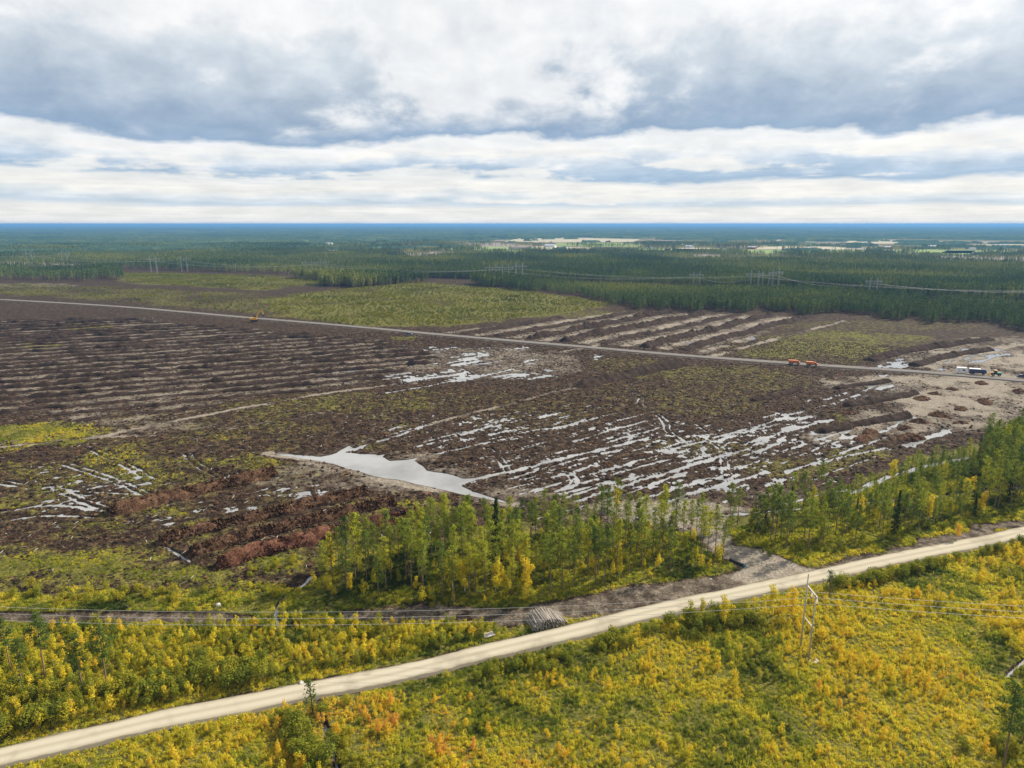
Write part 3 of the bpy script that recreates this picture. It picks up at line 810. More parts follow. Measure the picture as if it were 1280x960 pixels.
def row_ridges(poly, u, sp, phase, w, h, mat, group, label_fn, seed, gap=0.25, maxlen=90, lump=4.0, var=1.0):
    """parallel spoil rows clipped to a plot; one object for each unbroken stretch"""
    rs = np.random.default_rng(seed)
    d = np.array([math.cos(u), math.sin(u)]); nn = np.array([-d[1], d[0]])
    o = poly @ nn; a = poly @ d
    rows = np.arange(math.ceil(o.min() / sp), math.floor(o.max() / sp) + 1)
    count = 0
    for rI in rows:
        tt = np.arange(a.min(), a.max(), 4.0)
        P = d[None, :] * tt[:, None] + nn[None, :] * (rI * sp + phase)
        ins = sdist(P, poly) > 0
        run = []
        limit = rs.uniform(0.6, 1.0) * maxlen
        for i, f in enumerate(ins):
            if f and len(run) * 4 < limit:
                run.append(i)
            if (not f or len(run) * 4 >= limit or i == len(ins) - 1) and run:
                if len(run) > 7:
                    ln = P[run] - np.stack([(fbm(P[run][:, 0] / 40, P[run][:, 1] / 40, 2, 9) - .5) * 7 + (fbm(tt[run] / 9, tt[run] * 0 + rI, 2, seed) - .5) * 4] * 2, 1) * nn[None, :]
                    add_ridge(None, w * rs.uniform(0.8, 1.2), h * rs.uniform(0.7, 1.3), int(seed * 100 + count), mat, label_fn(count), group, 0.4, seg=1.2, line=ln, lump=lump, var=var)
                    count += 1
                run = []
                limit = rs.uniform(0.6, 1.0) * maxlen
    return count


_O = ['first', 'second', 'third', 'fourth', 'fifth', 'sixth', 'seventh', 'eighth', 'ninth', 'tenth', 'eleventh', 'twelfth', 'thirteenth', 'fourteenth', 'fifteenth', 'sixteenth', 'seventeenth', 'eighteenth', 'nineteenth']
ORD = _O + ['twentieth'] + ['twenty-' + o for o in _O[:9]] + ['thirtieth'] + ['thirty-' + o for o in _O[:9]] + ['fortieth'] + ['forty-' + o for o in _O[:9]] + ['fiftieth'] + ['fifty-' + o for o in _O[:9]]
nL = row_ridges(ROWS_LEFT, U_LEFT, 14.0, 0, 4.6, 1.35, M['peat'], 'spoil rows on the left of the mud field', lambda r: 'low lumpy dark spoil row on the left, %s counted from the nearest' % ORD[r], 5, maxlen=900, lump=6.0, var=0.85)
nF = row_ridges(ROWS_FAR, U_FAR, 26.0, 0, 9.0, 2.6, M['peat'], 'spoil rows beyond the service road', lambda r: 'dark spoil row between pale strips beyond the service road, %s from the right' % ORD[r], 6, maxlen=900, lump=14.0, var=0.8)

MOUNDS = [((1088, 543), 8, 1.4), ((1080, 549), 8, 1.2), ((1137, 549), 9, 1.9), ((1131, 537), 6, 1.1), ((1149, 529), 7, 1.5), ((1174, 521), 8.5, 1.7), ((1201, 513), 7, 1.3), ((1231, 504), 8.5, 1.7), ((1200, 530), 5, 1.0), ((1152, 500), 8, 1.5),
          ((1168, 494), 6, 1.1), ((1190, 488), 6, 1.1), ((1226, 480), 7, 1.2), ((1275, 491), 8, 1.4), ((1060, 518), 6, 1.2)]
MOUND_LABELS = ['soil mound at the lower pool, right neighbour of a flatter one', 'flat soil mound at the lower pool, lowest and leftmost mound', 'largest soil mound at the top edge of the right forest', 'small soil mound just above the largest mound', 'soil mound above the small one, at the end of the lower ridge',
                'dark soil mound in the middle of the sandy ground', 'soil mound on sandy ground between two darker mounds', 'dark round soil mound on sandy ground near the right edge', 'small low mound on the sand nearest the forest tops', 'soil mound at the end of the upper ridge',
                'small mound right above the end of the upper ridge', 'small mound halfway between ridge end and service road', 'soil mound just below the parked dark blue truck', 'soil mound at the right edge below the service road', 'small heap between the pools beside a green shrub']


def mound_mesh(rad, h, seed, mat):
    nr, na = 7, 20
    V = [(0, 0, h + 0.3)]; F = []
    rs = np.random.default_rng(seed)
    for i in range(1, nr + 1):
        for k in range(na):
            a = 2 * math.pi * k / na
            rr = rad / 2 * i / nr * (1 + 0.22 * math.sin(2 * a + seed) + 0.1 * math.sin(5 * a + seed * 2))
            z = h * max(0, 1 - (i / nr) ** 1.5) + rs.normal() * 0.13 * h
            if i == nr: z = -0.3
            V.append((rr * math.cos(a) * 1.25, rr * math.sin(a) * 0.9, z + 0.25))
    for k in range(na):
        F.append((0, 1 + k, 1 + (k + 1) % na))
    for i in range(nr - 1):
        for k in range(na):
            a, b = 1 + i * na + k, 1 + i * na + (k + 1) % na
            F.append((a, a + na, b + na, b))
    me = bpy.data.meshes.new('soil_mound'); me.from_pydata(V, [], F); me.materials.append(mat)
    return me


for k, (p, rad, h) in enumerate(MOUNDS):
    x, y = gp(*p)
    obj('soil_mound', mound_mesh(rad, h, k, M['peat_brown']), loc=(x, y, 0.2), rotz=R(30 + 20 * math.sin(k * 3)), label=MOUND_LABELS[k], cat='soil mound', group='soil mounds on the sandy ground')


# ------------------------------------------------------------------ plants
def leaf_quads(centers, size, up=0.3, outward=None, aspect=0.6, rs=None):
    """one small two-sided face for each centre, faces scattered about the outward direction"""
    n = len(centers)
    nv = rs.normal(size=(n, 3))
    if outward is not None: nv = nv * 0.7 + outward * 1.0
    nv[:, 2] += up
    nv /= np.linalg.norm(nv, axis=1)[:, None] + 1e-9
    t = np.cross(nv, rs.normal(size=(n, 3))); t /= np.linalg.norm(t, axis=1)[:, None] + 1e-9
    b = np.cross(nv, t)
    s = size * rs.uniform(0.6, 1.35, n)
    s = s[:, None] / 2
    V = np.stack([centers - t * s, centers - b * s * aspect + nv * s * 0.15, centers + t * s, centers + b * s * aspect + nv * s * 0.15], 1).reshape(-1, 3)
    F = np.arange(n * 4).reshape(-1, 4)
    return V, F


def trunk_arrays(h, r0, r1, sides=5, lean=(0, 0), segs=5, z0=-0.4):
    V = []; F = []
    for i in range(segs + 1):
        t = i / segs
        r = r0 + (r1 - r0) * t
        for k in range(sides):
            a = 2 * math.pi * k / sides
            V.append((lean[0] * t * t + r * math.cos(a), lean[1] * t * t + r * math.sin(a), z0 + (h - z0) * t))
    for i in range(segs):
        for k in range(sides):
            F.append((i * sides + k, i * sides + (k + 1) % sides, (i + 1) * sides + (k + 1) % sides, (i + 1) * sides + k))
    return np.array(V), np.array(F)


def limb_arrays(p0, p1, r0, r1):
    p0 = np.array(p0, float); p1 = np.array(p1, float)
    d = p1 - p0; d /= np.linalg.norm(d) + 1e-9
    u = np.cross(d, (0.3, 0.2, 0.9)); u /= np.linalg.norm(u) + 1e-9
    w = np.cross(d, u)
    V = []
    for p, r in ((p0, r0), (p1, r1)):
        for k in range(3):
            a = 2 * math.pi * k / 3
            V.append(p + (u * math.cos(a) + w * math.sin(a)) * r)
    F = [(k, (k + 1) % 3, 3 + (k + 1) % 3, 3 + k) for k in range(3)]
    return np.array(V), np.array(F)


def merge(parts):
    V = []; F = []; b = 0
    for v, f in parts:
        V.append(v); F.append(f + b); b += len(v)
    return np.concatenate(V), np.concatenate(F)


def pine_meshes(seed, h=14.0, crown=0.52, spread=1.5, nb=26, per=40):
    rs = np.random.default_rng(seed)
    lean = rs.normal(size=2) * 0.25
    parts = [trunk_arrays(h * 0.97, 0.15, 0.03, 6, lean, 6)]
    C = []; O = []
    for i in range(nb):
        t = (i + rs.random()) / nb
        z = h * (1 - crown) + h * crown * t
        prof = spread * (0.45 + 0.75 * math.sin(math.pi * min(1, t * 0.85 + 0.12))) * (1 - 0.38 * t) * rs.uniform(0.4, 1.35)
        a = i * 2.4 + rs.normal() * 0.5
        base = np.array([lean[0] * (z / h) ** 2, lean[1] * (z / h) ** 2, z])
        tip = base + np.array([math.cos(a) * prof, math.sin(a) * prof, prof * (0.10 + 0.55 * t)])
        parts.append(limb_arrays(base, tip, 0.035, 0.012))
        m = max(6, int(per * (0.6 + prof / spread * 0.6)))
        f = rs.uniform(0.35, 1.08, m)[:, None]
        cl = base + (tip - base) * f + rs.normal(size=(m, 3)) * np.array([0.27, 0.27, 0.2]) * (0.6 + 0.4 * prof)
        C.append(cl); O.append(np.tile((tip - base) / (np.linalg.norm(tip - base) + 1e-9), (m, 1)))
    for i in range(3):       # dead snags below the crown
        z = h * (1 - crown) * rs.uniform(0.55, 0.98); a = rs.uniform(0, 6.28)
        parts.append(limb_arrays((0, 0, z), (0.9 * math.cos(a), 0.9 * math.sin(a), z + 0.1), 0.025, 0.01))
    m = 26
    C.append(np.stack([lean[0] + rs.normal(size=m) * 0.2, lean[1] + rs.normal(size=m) * 0.2, h * rs.uniform(0.93, 1.02, m)], 1)); O.append(np.tile([[0, 0, 1.0]], (m, 1)))
    V, F = merge(parts)
    tr = mesh_from('trunk', V, F, [M['bark_pine']], smooth=True)
    V, F = leaf_quads(np.concatenate(C), 0.37, 0.7, np.concatenate(O), 0.5, rs)
    return tr, mesh_from('crown', V, F, [M['pine']])


def spruce_meshes(seed, h=15.0, spread=1.9, layers=26):
    rs = np.random.default_rng(seed)
    parts = [trunk_arrays(h, 0.17, 0.02, 6, (0, 0), 4)]
    C = []; O = []
    for i in range(layers):
        t = i / layers
        z = h * (0.07 + 0.92 * t); rr = spread * (1 - t) ** 0.9 + 0.12
        for k in range(7):
            a = rs.uniform(0, 6.28); q = rr * rs.uniform(0.7, 1.1)
            tip = np.array([q * math.cos(a), q * math.sin(a), z - 0.28 * q]); base = np.array([0, 0, z])
            m = 5 + int(9 * rr / spread)
            f = rs.uniform(0.2, 1.0, m)[:, None]
            C.append(base + (tip - base) * f + rs.normal(size=(m, 3)) * 0.14); O.append(np.tile(tip - base, (m, 1)) / (q + 0.1))
    V, F = merge(parts); tr = mesh_from('trunk', V, F, [M['bark_pine']], smooth=True)
    V, F = leaf_quads(np.concatenate(C), 0.42, 0.6, np.concatenate(O), 0.5, rs)
    return tr, mesh_from('crown', V, F, [M['spruce']])


def blob_points(rs, h, lobes, n):
    """points spread through several overlapping lobes, denser near their skins"""
    C = []; O = []
    for (x, y, z, rx, rz) in lobes:
        m = max(5, int(n * rx * rx * rz / sum(l[3] * l[3] * l[4] for l in lobes)))
        d = rs.normal(size=(m, 3)); d /= np.linalg.norm(d, axis=1)[:, None]
        q = rs.uniform(0.25, 1.0, m)[:, None] ** 0.45
        C.append(np.array([x, y, z]) + d * q * np.array([rx, rx, rz])); O.append(d)
    return np.concatenate(C), np.concatenate(O)


def birch_meshes(seed, h=9.0, slim=0.16, n=420, size=0.34, low=0.2, mat='birch'):
    rs = np.random.default_rng(seed)
    lean = rs.normal(size=2) * 0.03 * h
    parts = [trunk_arrays(h * 0.95, 0.012 * h, 0.003 * h, 5, lean, 5)]
    lobes = []
    nl = 11
    for i in range(nl):
        t = (i + 0.5) / nl
        z = h * (low + (1 - low) * t * 0.95)
        rr = slim * h * (0.35 + 0.85 * math.sin(math.pi * (0.12 + 0.80 * t))) * rs.uniform(0.65, 1.2)
        a = rs.uniform(0, 6.28); o = rr * rs.uniform(0.2, 0.7)
        c = (lean[0] * t + o * math.cos(a), lean[1] * t + o * math.sin(a), z)
        lobes.append((*c, rr * 0.72, h * (1 - low) / nl * 1.3))
        parts.append(limb_arrays((lean[0] * t * t, lean[1] * t * t, z - 0.06 * h), c, 0.003 * h, 0.001 * h))
    C, O = blob_points(rs, h, lobes, n)
    V, F = merge(parts); tr = mesh_from('trunk', V, F, [M['bark_birch']], smooth=True)
    V, F = leaf_quads(C, size, 0.8, O, 0.75, rs)
    return tr, mesh_from('crown', V, F, [M[mat]])


def bush_meshes(seed, h=2.6, w=1.5, n=680, size=0.2, mat='willow'):
    rs = np.random.default_rng(seed)
    lobes = []; parts = []
    for i in range(8):
        a = rs.uniform(0, 6.28); o = w * rs.uniform(0.1, 0.62)
        z = h * rs.uniform(0.35, 0.78)
        c = (o * math.cos(a), o * math.sin(a), z)
        lobes.append((*c, w * rs.uniform(0.28, 0.46), h * rs.uniform(0.2, 0.32)))
        parts.append(limb_arrays((0.12 * math.cos(a), 0.12 * math.sin(a), -0.2), c, 0.03, 0.01))
    C, O = blob_points(rs, h, lobes, n)
    V, F = merge(parts); st = mesh_from('stems', V, F, [M['twig']], smooth=True)
    V, F = leaf_quads(C, size, 0.7, O, 0.7, rs)
    return st, mesh_from('crown', V, F, [M[mat]])


def joined(name, pair):
    """stem and crown in one mesh, for plants too small to show them apart"""
    a, b = pair
    va = np.zeros(len(a.vertices) * 3); a.vertices.foreach_get('co', va)
    vb = np.zeros(len(b.vertices) * 3); b.vertices.foreach_get('co', vb)
    fa = np.zeros(len(a.loops), np.int32); a.loops.foreach_get('vertex_index', fa)
    fb = np.zeros(len(b.loops), np.int32); b.loops.foreach_get('vertex_index', fb)
    V = np.concatenate([va.reshape(-1, 3), vb.reshape(-1, 3)])
    F = np.concatenate([fa.reshape(-1, 4), fb.reshape(-1, 4) + len(a.vertices)])
    mi = np.concatenate([np.zeros(len(fa) // 4), np.ones(len(fb) // 4)])
    return mesh_from(name, V, F, [a.materials[0], b.materials[0]], midx=mi)


def clump_mesh(seed, r=0.55, h=0.5, n=64, size=0.19, mat='cover'):
    rs = np.random.default_rng(seed)
    d = rs.normal(size=(n, 3)); d[:, 2] = np.abs(d[:, 2]); d /= np.linalg.norm(d, axis=1)[:, None]
    q = rs.uniform(0.3, 1, n)[:, None] ** 0.5
    C = d * q * np.array([r, r, h]) * rs.uniform(0.7, 1.25, (n, 1))
    V, F = leaf_quads(C, size, 1.3, d, 0.7, rs)
    return mesh_from('clump', V, F, [M[mat]])


def tuft_mesh(seed, n=26, h=0.7, mat='cover'):
    """grass blades leaning out of one root"""
    rs = np.random.default_rng(seed)
    a = rs.uniform(0, 6.28, n); l = h * rs.uniform(0.5, 1.1, n); o = rs.uniform(0.05, 0.5, n) * h
    b = np.stack([rs.normal(size=n) * 0.18, rs.normal(size=n) * 0.18, np.zeros(n)], 1)
    tip = b + np.stack([np.cos(a) * o, np.sin(a) * o, l], 1)
    s = np.stack([-np.sin(a), np.cos(a), np.zeros(n)], 1) * 0.045
    V = np.stack([b - s, b + s, tip + s * 0.4, tip - s * 0.4], 1).reshape(-1, 3)
    return mesh_from('tuft', V, np.arange(n * 4).reshape(-1, 4), [M[mat]])


def far_conifer(seed, h=13.0, spruce=True):
    """light crown for forest seen from half a kilometre and more"""
    rs = np.random.default_rng(seed)
    C = []; O = []
    n = 70
    t = rs.random(n) ** 0.8
    rr = (1.75 * (1 - t) ** 0.8 + 0.15) if spruce else 1.6 * np.sin(np.pi * (0.15 + 0.8 * t)) * (1 - 0.3 * t)
    lo = 0.15 if spruce else 0.4
    a = rs.uniform(0, 6.28, n); q = rr * rs.uniform(0.4, 1.05, n)
    C = np.stack([q * np.cos(a), q * np.sin(a), h * (lo + (1 - lo) * t)], 1)
    O = np.stack([np.cos(a), np.sin(a), np.full(n, 0.4)], 1)
    V, F = leaf_quads(C, 1.15, 0.4, O, 0.6, rs)
    v2, f2 = trunk_arrays(h * 0.9, 0.16, 0.04, 3, (0, 0), 1)
    VV = np.concatenate([V, v2]); FF = np.concatenate([F, f2 + len(V)])
    mi = np.concatenate([np.zeros(len(F)), np.ones(len(f2))])
    return mesh_from('far_conifer', VV, FF, [M['far_tree'], M['bark_pine']], midx=mi)


def scatter(name, meshes, P, Z, scale, tint, rs, kind_name, label=None, cat=None):
    """one object of countless plants: points that carry plant meshes"""
    n = len(P)
    lib = bpy.data.collections.new(name + '_kinds')
    for k, me in enumerate(meshes):
        lib.objects.link(bpy.data.objects.new('%s_kind_%02d' % (kind_name, k), me))
    me = bpy.data.meshes.new(name)
    me.vertices.add(n)
    co = np.concatenate([P, np.asarray(Z)[:, None]], 1).astype(np.float32)
    me.vertices.foreach_set('co', co.ravel())
    for nm, typ, val in (('size', 'FLOAT', scale), ('turn', 'FLOAT', rs.uniform(0, 6.283, n)), ('tint', 'FLOAT', tint)):
        a = me.attributes.new(nm, typ, 'POINT'); a.data.foreach_set('value', np.asarray(val, np.float32))
    a = me.attributes.new('which', 'INT', 'POINT'); a.data.foreach_set('value', rs.integers(0, len(meshes), n).astype(np.int32))
    o = obj(name, me, label=label, cat=cat, kind='stuff')
    ng = bpy.data.node_groups.new(name + '_nodes', 'GeometryNodeTree')
    ng.interface.new_socket('Geometry', in_out='INPUT', socket_type='NodeSocketGeometry')
    ng.interface.new_socket('Geometry', in_out='OUTPUT', socket_type='NodeSocketGeometry')
    N = ng.nodes; L = ng.links
    gi = N.new('NodeGroupInput'); go = N.new('NodeGroupOutput')
    ci = N.new('GeometryNodeCollectionInfo'); ci.inputs['Collection'].default_value = lib
    ci.inputs['Separate Children'].default_value = True; ci.inputs['Reset Children'].default_value = True
    ip = N.new('GeometryNodeInstanceOnPoints'); ip.inputs['Pick Instance'].default_value = True

    def attr(nm, typ):
        nd = N.new('GeometryNodeInputNamedAttribute'); nd.data_type = typ; nd.inputs['Name'].default_value = nm
        return nd.outputs['Attribute']
    L.new(gi.outputs[0], ip.inputs['Points']); L.new(ci.outputs[0], ip.inputs['Instance'])
    L.new(attr('which', 'INT'), ip.inputs['Instance Index'])
    cx = N.new('ShaderNodeCombineXYZ'); L.new(attr('turn', 'FLOAT'), cx.inputs[2])
    L.new(cx.outputs[0], ip.inputs['Rotation'])
    L.new(attr('size', 'FLOAT'), ip.inputs['Scale'])
    L.new(ip.outputs[0], go.inputs[0])
    md = o.modifiers.new('plants', 'NODES'); md.node_group = ng
    return o


def rand_in(poly, n, rs, mind=0.0, margin=0.0):
    """random points in a polygon, kept at least mind apart"""
    out = []
    mn = poly.min(0); mx = poly.max(0)
    grid = {}
    tries = 0
    while len(out) < n and tries < 60:
        tries += 1
        c = rs.uniform(mn, mx, (max(200, n * 2), 2))
        c = c[sdist(c, poly) > margin]
        for p in c:
            if len(out) >= n: break
            if mind > 0:
                kx, ky = int(p[0] // mind), int(p[1] // mind)
                if any((p[0] - q[0]) ** 2 + (p[1] - q[1]) ** 2 < mind * mind for i in (-1, 0, 1) for j in (-1, 0, 1) for q in grid.get((kx + i, ky + j), ())):
                    continue
                grid.setdefault((kx, ky), []).append(p)
            out.append(p)
    return np.array(out)


def to_px(x, y, z=0.0):
    dx, dy, dz = x, y, z - CAM_H
    f = dy * math.cos(PITCH) - dz * math.sin(PITCH)
    u = dy * math.sin(PITCH) + dz * math.cos(PITCH)
    return 640 + FOCAL * dx / f, 480 - FOCAL * u / f


def visible(P, h=12.0, pad=40):
    dy, dx = P[:, 1], P[:, 0]
    def pr(z):
        dz = z - CAM_H
        f = np.maximum(dy * math.cos(PITCH) - dz * math.sin(PITCH), 1.0)
        return 640 + FOCAL * dx / f, 480 - FOCAL * (dy * math.sin(PITCH) + dz * math.cos(PITCH)) / f
    u, v0 = pr(0.0); _, v1 = pr(h)
    return (u > -pad) & (u < 1280 + pad) & (v1 < 960 + pad) & (dy > 20)


def klass(v, cuts, words):
    for c, w in zip(cuts, words):
        if v < c: return w
    return words[-1]


def plant_tree(name, pair, x, y, z, s, sz, tint, label, cat, group, rot):
    e = obj(name, None, loc=(x, y, z), rotz=rot, label=label, cat=cat, group=group)
    e.scale = (s, s, sz)
    t = obj('trunk', pair[0], e)
    c = obj('crown', pair[1], e)
    c['tint'] = float(tint)
    return e


PINES = [pine_meshes(100 + k, 14.0, crown=c, spread=sp) for k, (c, sp) in enumerate([(0.54, 1.6), (0.60, 1.7), (0.46, 1.5), (0.68, 1.75), (0.54, 1.5)])]
SLIM_PINES = [pine_meshes(130 + k, 14.0, crown=0.46, spread=1.4, nb=22) for k in range(2)]
YOUNG_PINES = [pine_meshes(140 + k, 5.0, crown=0.88, spread=1.05, nb=22, per=14) for k in range(2)]
SPRUCES = [spruce_meshes(150 + k) for k in range(2)]
BIRCHES = [birch_meshes(160 + k, 9.0, 0.15, n=1300, size=0.29) for k in range(3)]
SAPLINGS = [birch_meshes(170 + k, 2.6, 0.20, n=440, size=0.16, low=0.12) for k in range(5)]
BUSHES = [bush_meshes(180 + k) for k in range(5)]
SAPLING_J = [joined('birch_sapling', p) for p in SAPLINGS]
BUSH_J = [joined('willow_bush', p) for p in BUSHES]
PINE_J = [joined('pine', p) for p in PINES[:3]]
YOUNG_J = [joined('young_pine', p) for p in YOUNG_PINES]
CLUMPS = [clump_mesh(200 + k) for k in range(4)]
TUFTS = [tuft_mesh(210 + k) for k in range(3)]

rsT = np.random.default_rng(11)


def zat(P):
    return zones(np.asarray(P, float))['z']


# --- near pine stand -------------------------------------------------------
P = rand_in(NEAR_STAND, 150, rsT, 2.3, 0.5)
Z = np.full(len(P), 0.35)
for i, p in enumerate(P):
    px, py = to_px(*p)
    kind = rsT.random()
    h = rsT.uniform(0.72, 1.12)
    if kind < 0.86:
        slim = rsT.random() < 0.3
        pr = SLIM_PINES[rsT.integers(2)] if slim else PINES[rsT.integers(5)]
        tint = float(np.clip(rsT.normal(0.62, 0.2), 0.15, 1.0))
        plant_tree('pine_tree', pr, p[0], p[1], 0.3, h * rsT.uniform(0.85, 1.1), h, tint, '%s %s pine in the %s of the near stand, %s row' % (klass(h, (0.85, 1.0), ('short', 'medium-height', 'tall')), klass(tint, (0.55, 0.8), ('dark green', 'light green', 'yellowish')), klass(px, (480, 570, 660, 760, 840), ('far left end', 'left third', 'centre left', 'centre right', 'right third', 'far right end')), klass(sdist(p[None], NEAR_STAND)[0], (4.0,), ('outer', 'inner'))), 'pine tree', 'pines of the near stand', rsT.uniform(0, 6.28))
    else:
        s = rsT.uniform(0.6, 1.1)
        plant_tree('birch_tree', BIRCHES[rsT.integers(3)], p[0], p[1], 0.3, s, s * rsT.uniform(0.9, 1.15), rsT.uniform(0.3, 0.68), '%s yellowing birch among pines in the %s of the near stand' % (klass(s, (0.75, 0.95), ('small', 'medium', 'tall')), klass(px, (480, 570, 660, 760, 840), ('far left end', 'left third', 'centre left', 'centre right', 'right third', 'far right end'))), 'birch tree', 'birches of the near stand', rsT.uniform(0, 6.28))
x, y = gp(620, 722)
plant_tree('spruce_tree', SPRUCES[0], x, y, 0.3, 1.15, 1.35, 0.3, 'dark pointed spruce standing out among the pale pines of the near stand', 'spruce tree', None, 1.0)
# --- right stand: nearest as individuals, the rest one mass -----------------
P = rand_in(RIGHT_STAND, 600, rsT, 2.2, 0.5)
_px = np.array([to_px(*p)[0] for p in P])
_d5 = pdist(P, smooth_line([gp(*p) for p in DITCHES[3][0]], 4)); _d6 = pdist(P, smooth_line([gp(*p) for p in DITCHES[4][0]], 4))
P = P[visible(P) & (rsT.random(len(P)) < np.clip(0.35 + (_px - 900) / 420, 0.35, 1.0)) & (_d5 > 2.0) & (_d6 > 3.0)]
dist = np.hypot(P[:, 0], P[:, 1])
order = np.argsort(dist)
ind, rest = order[:165], order[165:]
for i in ind:
    p = P[i]
    _qx, _qy = to_px(*p)
    h = rsT.uniform(0.7, 1.1) * (0.62 if 1030 < _qx < 1225 and _qy < 662 else 1.0)
    rnd = rsT.random()
    where = klass(to_px(*p)[0], (950, 1000, 1050, 1110, 1170, 1230), ('beside the dirt junction', 'at the left end', 'in the left third', 'in the left middle', 'in the right middle', 'in the right third', 'at the right picture edge'))
    tint = float(np.clip(rsT.normal(0.55, 0.17), 0, 1))
    if rnd < 0.84:
        pr = SLIM_PINES[rsT.integers(2)] if rsT.random() < 0.3 else PINES[rsT.integers(5)]
        plant_tree('pine_tree', pr, p[0], p[1], 0.3, h, h, tint, '%s %s pine %s of the right-hand forest front' % (klass(h, (0.83, 0.97), ('short', 'medium-height', 'tall')), klass(tint, (0.35, 0.55), ('dark green', 'mid-green', 'yellowish')), where), 'pine tree', 'pines of the right-hand forest', rsT.uniform(0, 6.28))
    elif rnd < 0.89:
        plant_tree('spruce_tree', SPRUCES[rsT.integers(2)], p[0], p[1], 0.3, h * 0.8, h * 0.85, 0.5, 'dark narrow spruce %s of the right-hand forest' % where, 'spruce tree', 'spruces of the right-hand forest', rsT.uniform(0, 6.28))
    else:
        s = rsT.uniform(0.6, 1.0)
        plant_tree('birch_tree', BIRCHES[rsT.integers(3)], p[0], p[1], 0.3, s, s, rsT.uniform(0.1, 0.66), 'yellow-green birch %s of the right-hand forest' % where, 'birch tree', 'birches of the right-hand forest', rsT.uniform(0, 6.28))
Pr = P[rest]
scatter('pine_forest', PINE_J, Pr, np.full(len(Pr), 0.3), rsT.uniform(0.65, 1.05, len(Pr)) * np.array([0.6 if 1030 < to_px(*p)[0] < 1225 else 1.0 for p in Pr]), np.clip(rsT.normal(0.48, 0.15, len(Pr)), 0, 1), rsT, 'pine', 'dense green pine wood behind the first rows of the right-hand forest', 'forest')

# --- lone trees the photograph shows one by one ------------------------------
LONE = [((58, 855), 0.95, 'tall lone pine above yellow saplings, second from the left edge'), ((105, 872), 0.85, 'lone pine with bare lower trunk between two others at the left'), ((15, 845), 0.8, 'lone pine at the left picture edge above the gravel road'),
        ((135, 865), 0.92, 'tallest lone pine, rightmost of those in front of the wet track'), ((30, 870), 0.75, 'short lone pine near the lower left bushes'), ((1253, 965), 1.05, 'pine with dark trunk in the lower right corner'), ((1278, 930), 0.85, 'pine cut off by the right picture edge')]
for k, (p, h, lab) in enumerate(LONE):
    x, y = gp(*p)
    plant_tree('pine_tree', SLIM_PINES[k % 2] if k < 5 else PINES[k % 5], x, y, 0.3, h * 1.15, h, 0.3, lab, 'pine tree', 'lone pines', k * 1.3)
x, y = gp(1037, 745)
plant_tree('pine_tree', YOUNG_PINES[0], x, y, 0.4, 1.0, 1.1, 0.15, 'small dark green pine beside the gravel road right of the power pole', 'pine tree', None, 0.4)
x, y = gp(391, 893)
plant_tree('pine_tree', YOUNG_PINES[1], x, y, 0.4, 1.0, 1.3, 0.35, 'young green pine at the roadside beside the narrow ditch', 'pine tree', None, 2.4)
x, y = gp(692, 788)
BIRCH_SPOTS = [((965, 772), 1.0, 0.55, 'slim yellow birch left of the power pole'), ((978, 775), 0.7, 0.6, 'small golden birch between two taller ones by the power pole'), ((988, 778), 1.05, 0.68, 'golden birch nearest the power pole'), ((905, 786), 1.0, 0.55, 'tall yellow birch rising over the gravel road'),
               ((1196, 676), 0.62, 0.8, 'orange birch beside the gravel road at the far right'), ((862, 780), 0.7, 0.4, 'yellow-green birch in the roadside thicket left of the tall yellow one'), ((878, 777), 0.7, 0.45, 'yellow-green birch in the roadside thicket next to the tall yellow one'), ((770, 640), 1.0, 0.62, 'bright yellow birch standing above the pines of the near stand')]
for k, (p, s, t, lab) in enumerate(BIRCH_SPOTS):
    x, y = gp(*p)
    plant_tree('birch_tree', BIRCHES[k % 3], x, y, 0.35, s * 0.8, s * 0.85, t, lab, 'birch tree', 'roadside birches', k * 2.1)

# --- saplings and bushes -----------------------------------------------------
rsS = np.random.default_rng(21)
FG_BELOW = gpoly([(-60, 1010), (-60, 978), (0, 962), (100, 940), (200, 916), (320, 892), (400, 876), (480, 862), (560, 844), (640, 822), (728, 802), (800, 785), (850, 772), (930, 755), (1018, 735), (1090, 717), (1150, 704), (1222, 690), (1340, 664), (1340, 1010)])
FG_ABOVE = gpoly([(-60, 955), (-60, 786), (0, 784), (280, 786), (340, 778), (430, 780), (520, 783), (620, 790), (640, 796), (560, 815), (480, 835), (400, 850), (320, 866), (200, 890), (100, 914)])
LEFT_BAND = gpoly([(-60, 765), (-60, 735), (0, 738), (120, 738), (240, 743), (330, 735), (385, 742), (350, 765), (280, 763), (100, 764)])


def tint_at(P):
    """yellowing runs in patches over the ground"""
    a = fbm(P[:, 0] / 16, P[:, 1] / 16, 3, 81)
    b = fbm(P[:, 0] / 5, P[:, 1] / 5, 2, 82)
    # the orange patch right of the ditch
    o = np.exp(-(((P[:, 0] - gp(560, 930)[0]) / 19) ** 2 + ((P[:, 1] - gp(560, 915)[1]) / 9) ** 2))
    o2 = np.exp(-(((P[:, 0] - gp(1180, 880)[0]) / 14) ** 2 + ((P[:, 1] - gp(1180, 870)[1]) / 12) ** 2))
    c = fbm(P[:, 0] / 1.8, P[:, 1] / 1.8, 2, 84)
    t = 0.485 + (a - 0.5) * 1.15 + (b - 0.5) * 0.8 + (c - 0.5) * 0.35
    gx = sstep(P[:, 0], -10, 50) * 0.10
    return np.minimum(t + gx, 0.64 + 0.3 * o) + 0.24 * o + 0.04 * o2


def ok(P, road=4.0):
    z = zones(P)
    return (z['road'] > road) & (z['z'] > 0.2) & (z['sand'] < 0.3)


big = []        # (x, y, scale, tint, label, group, kind)
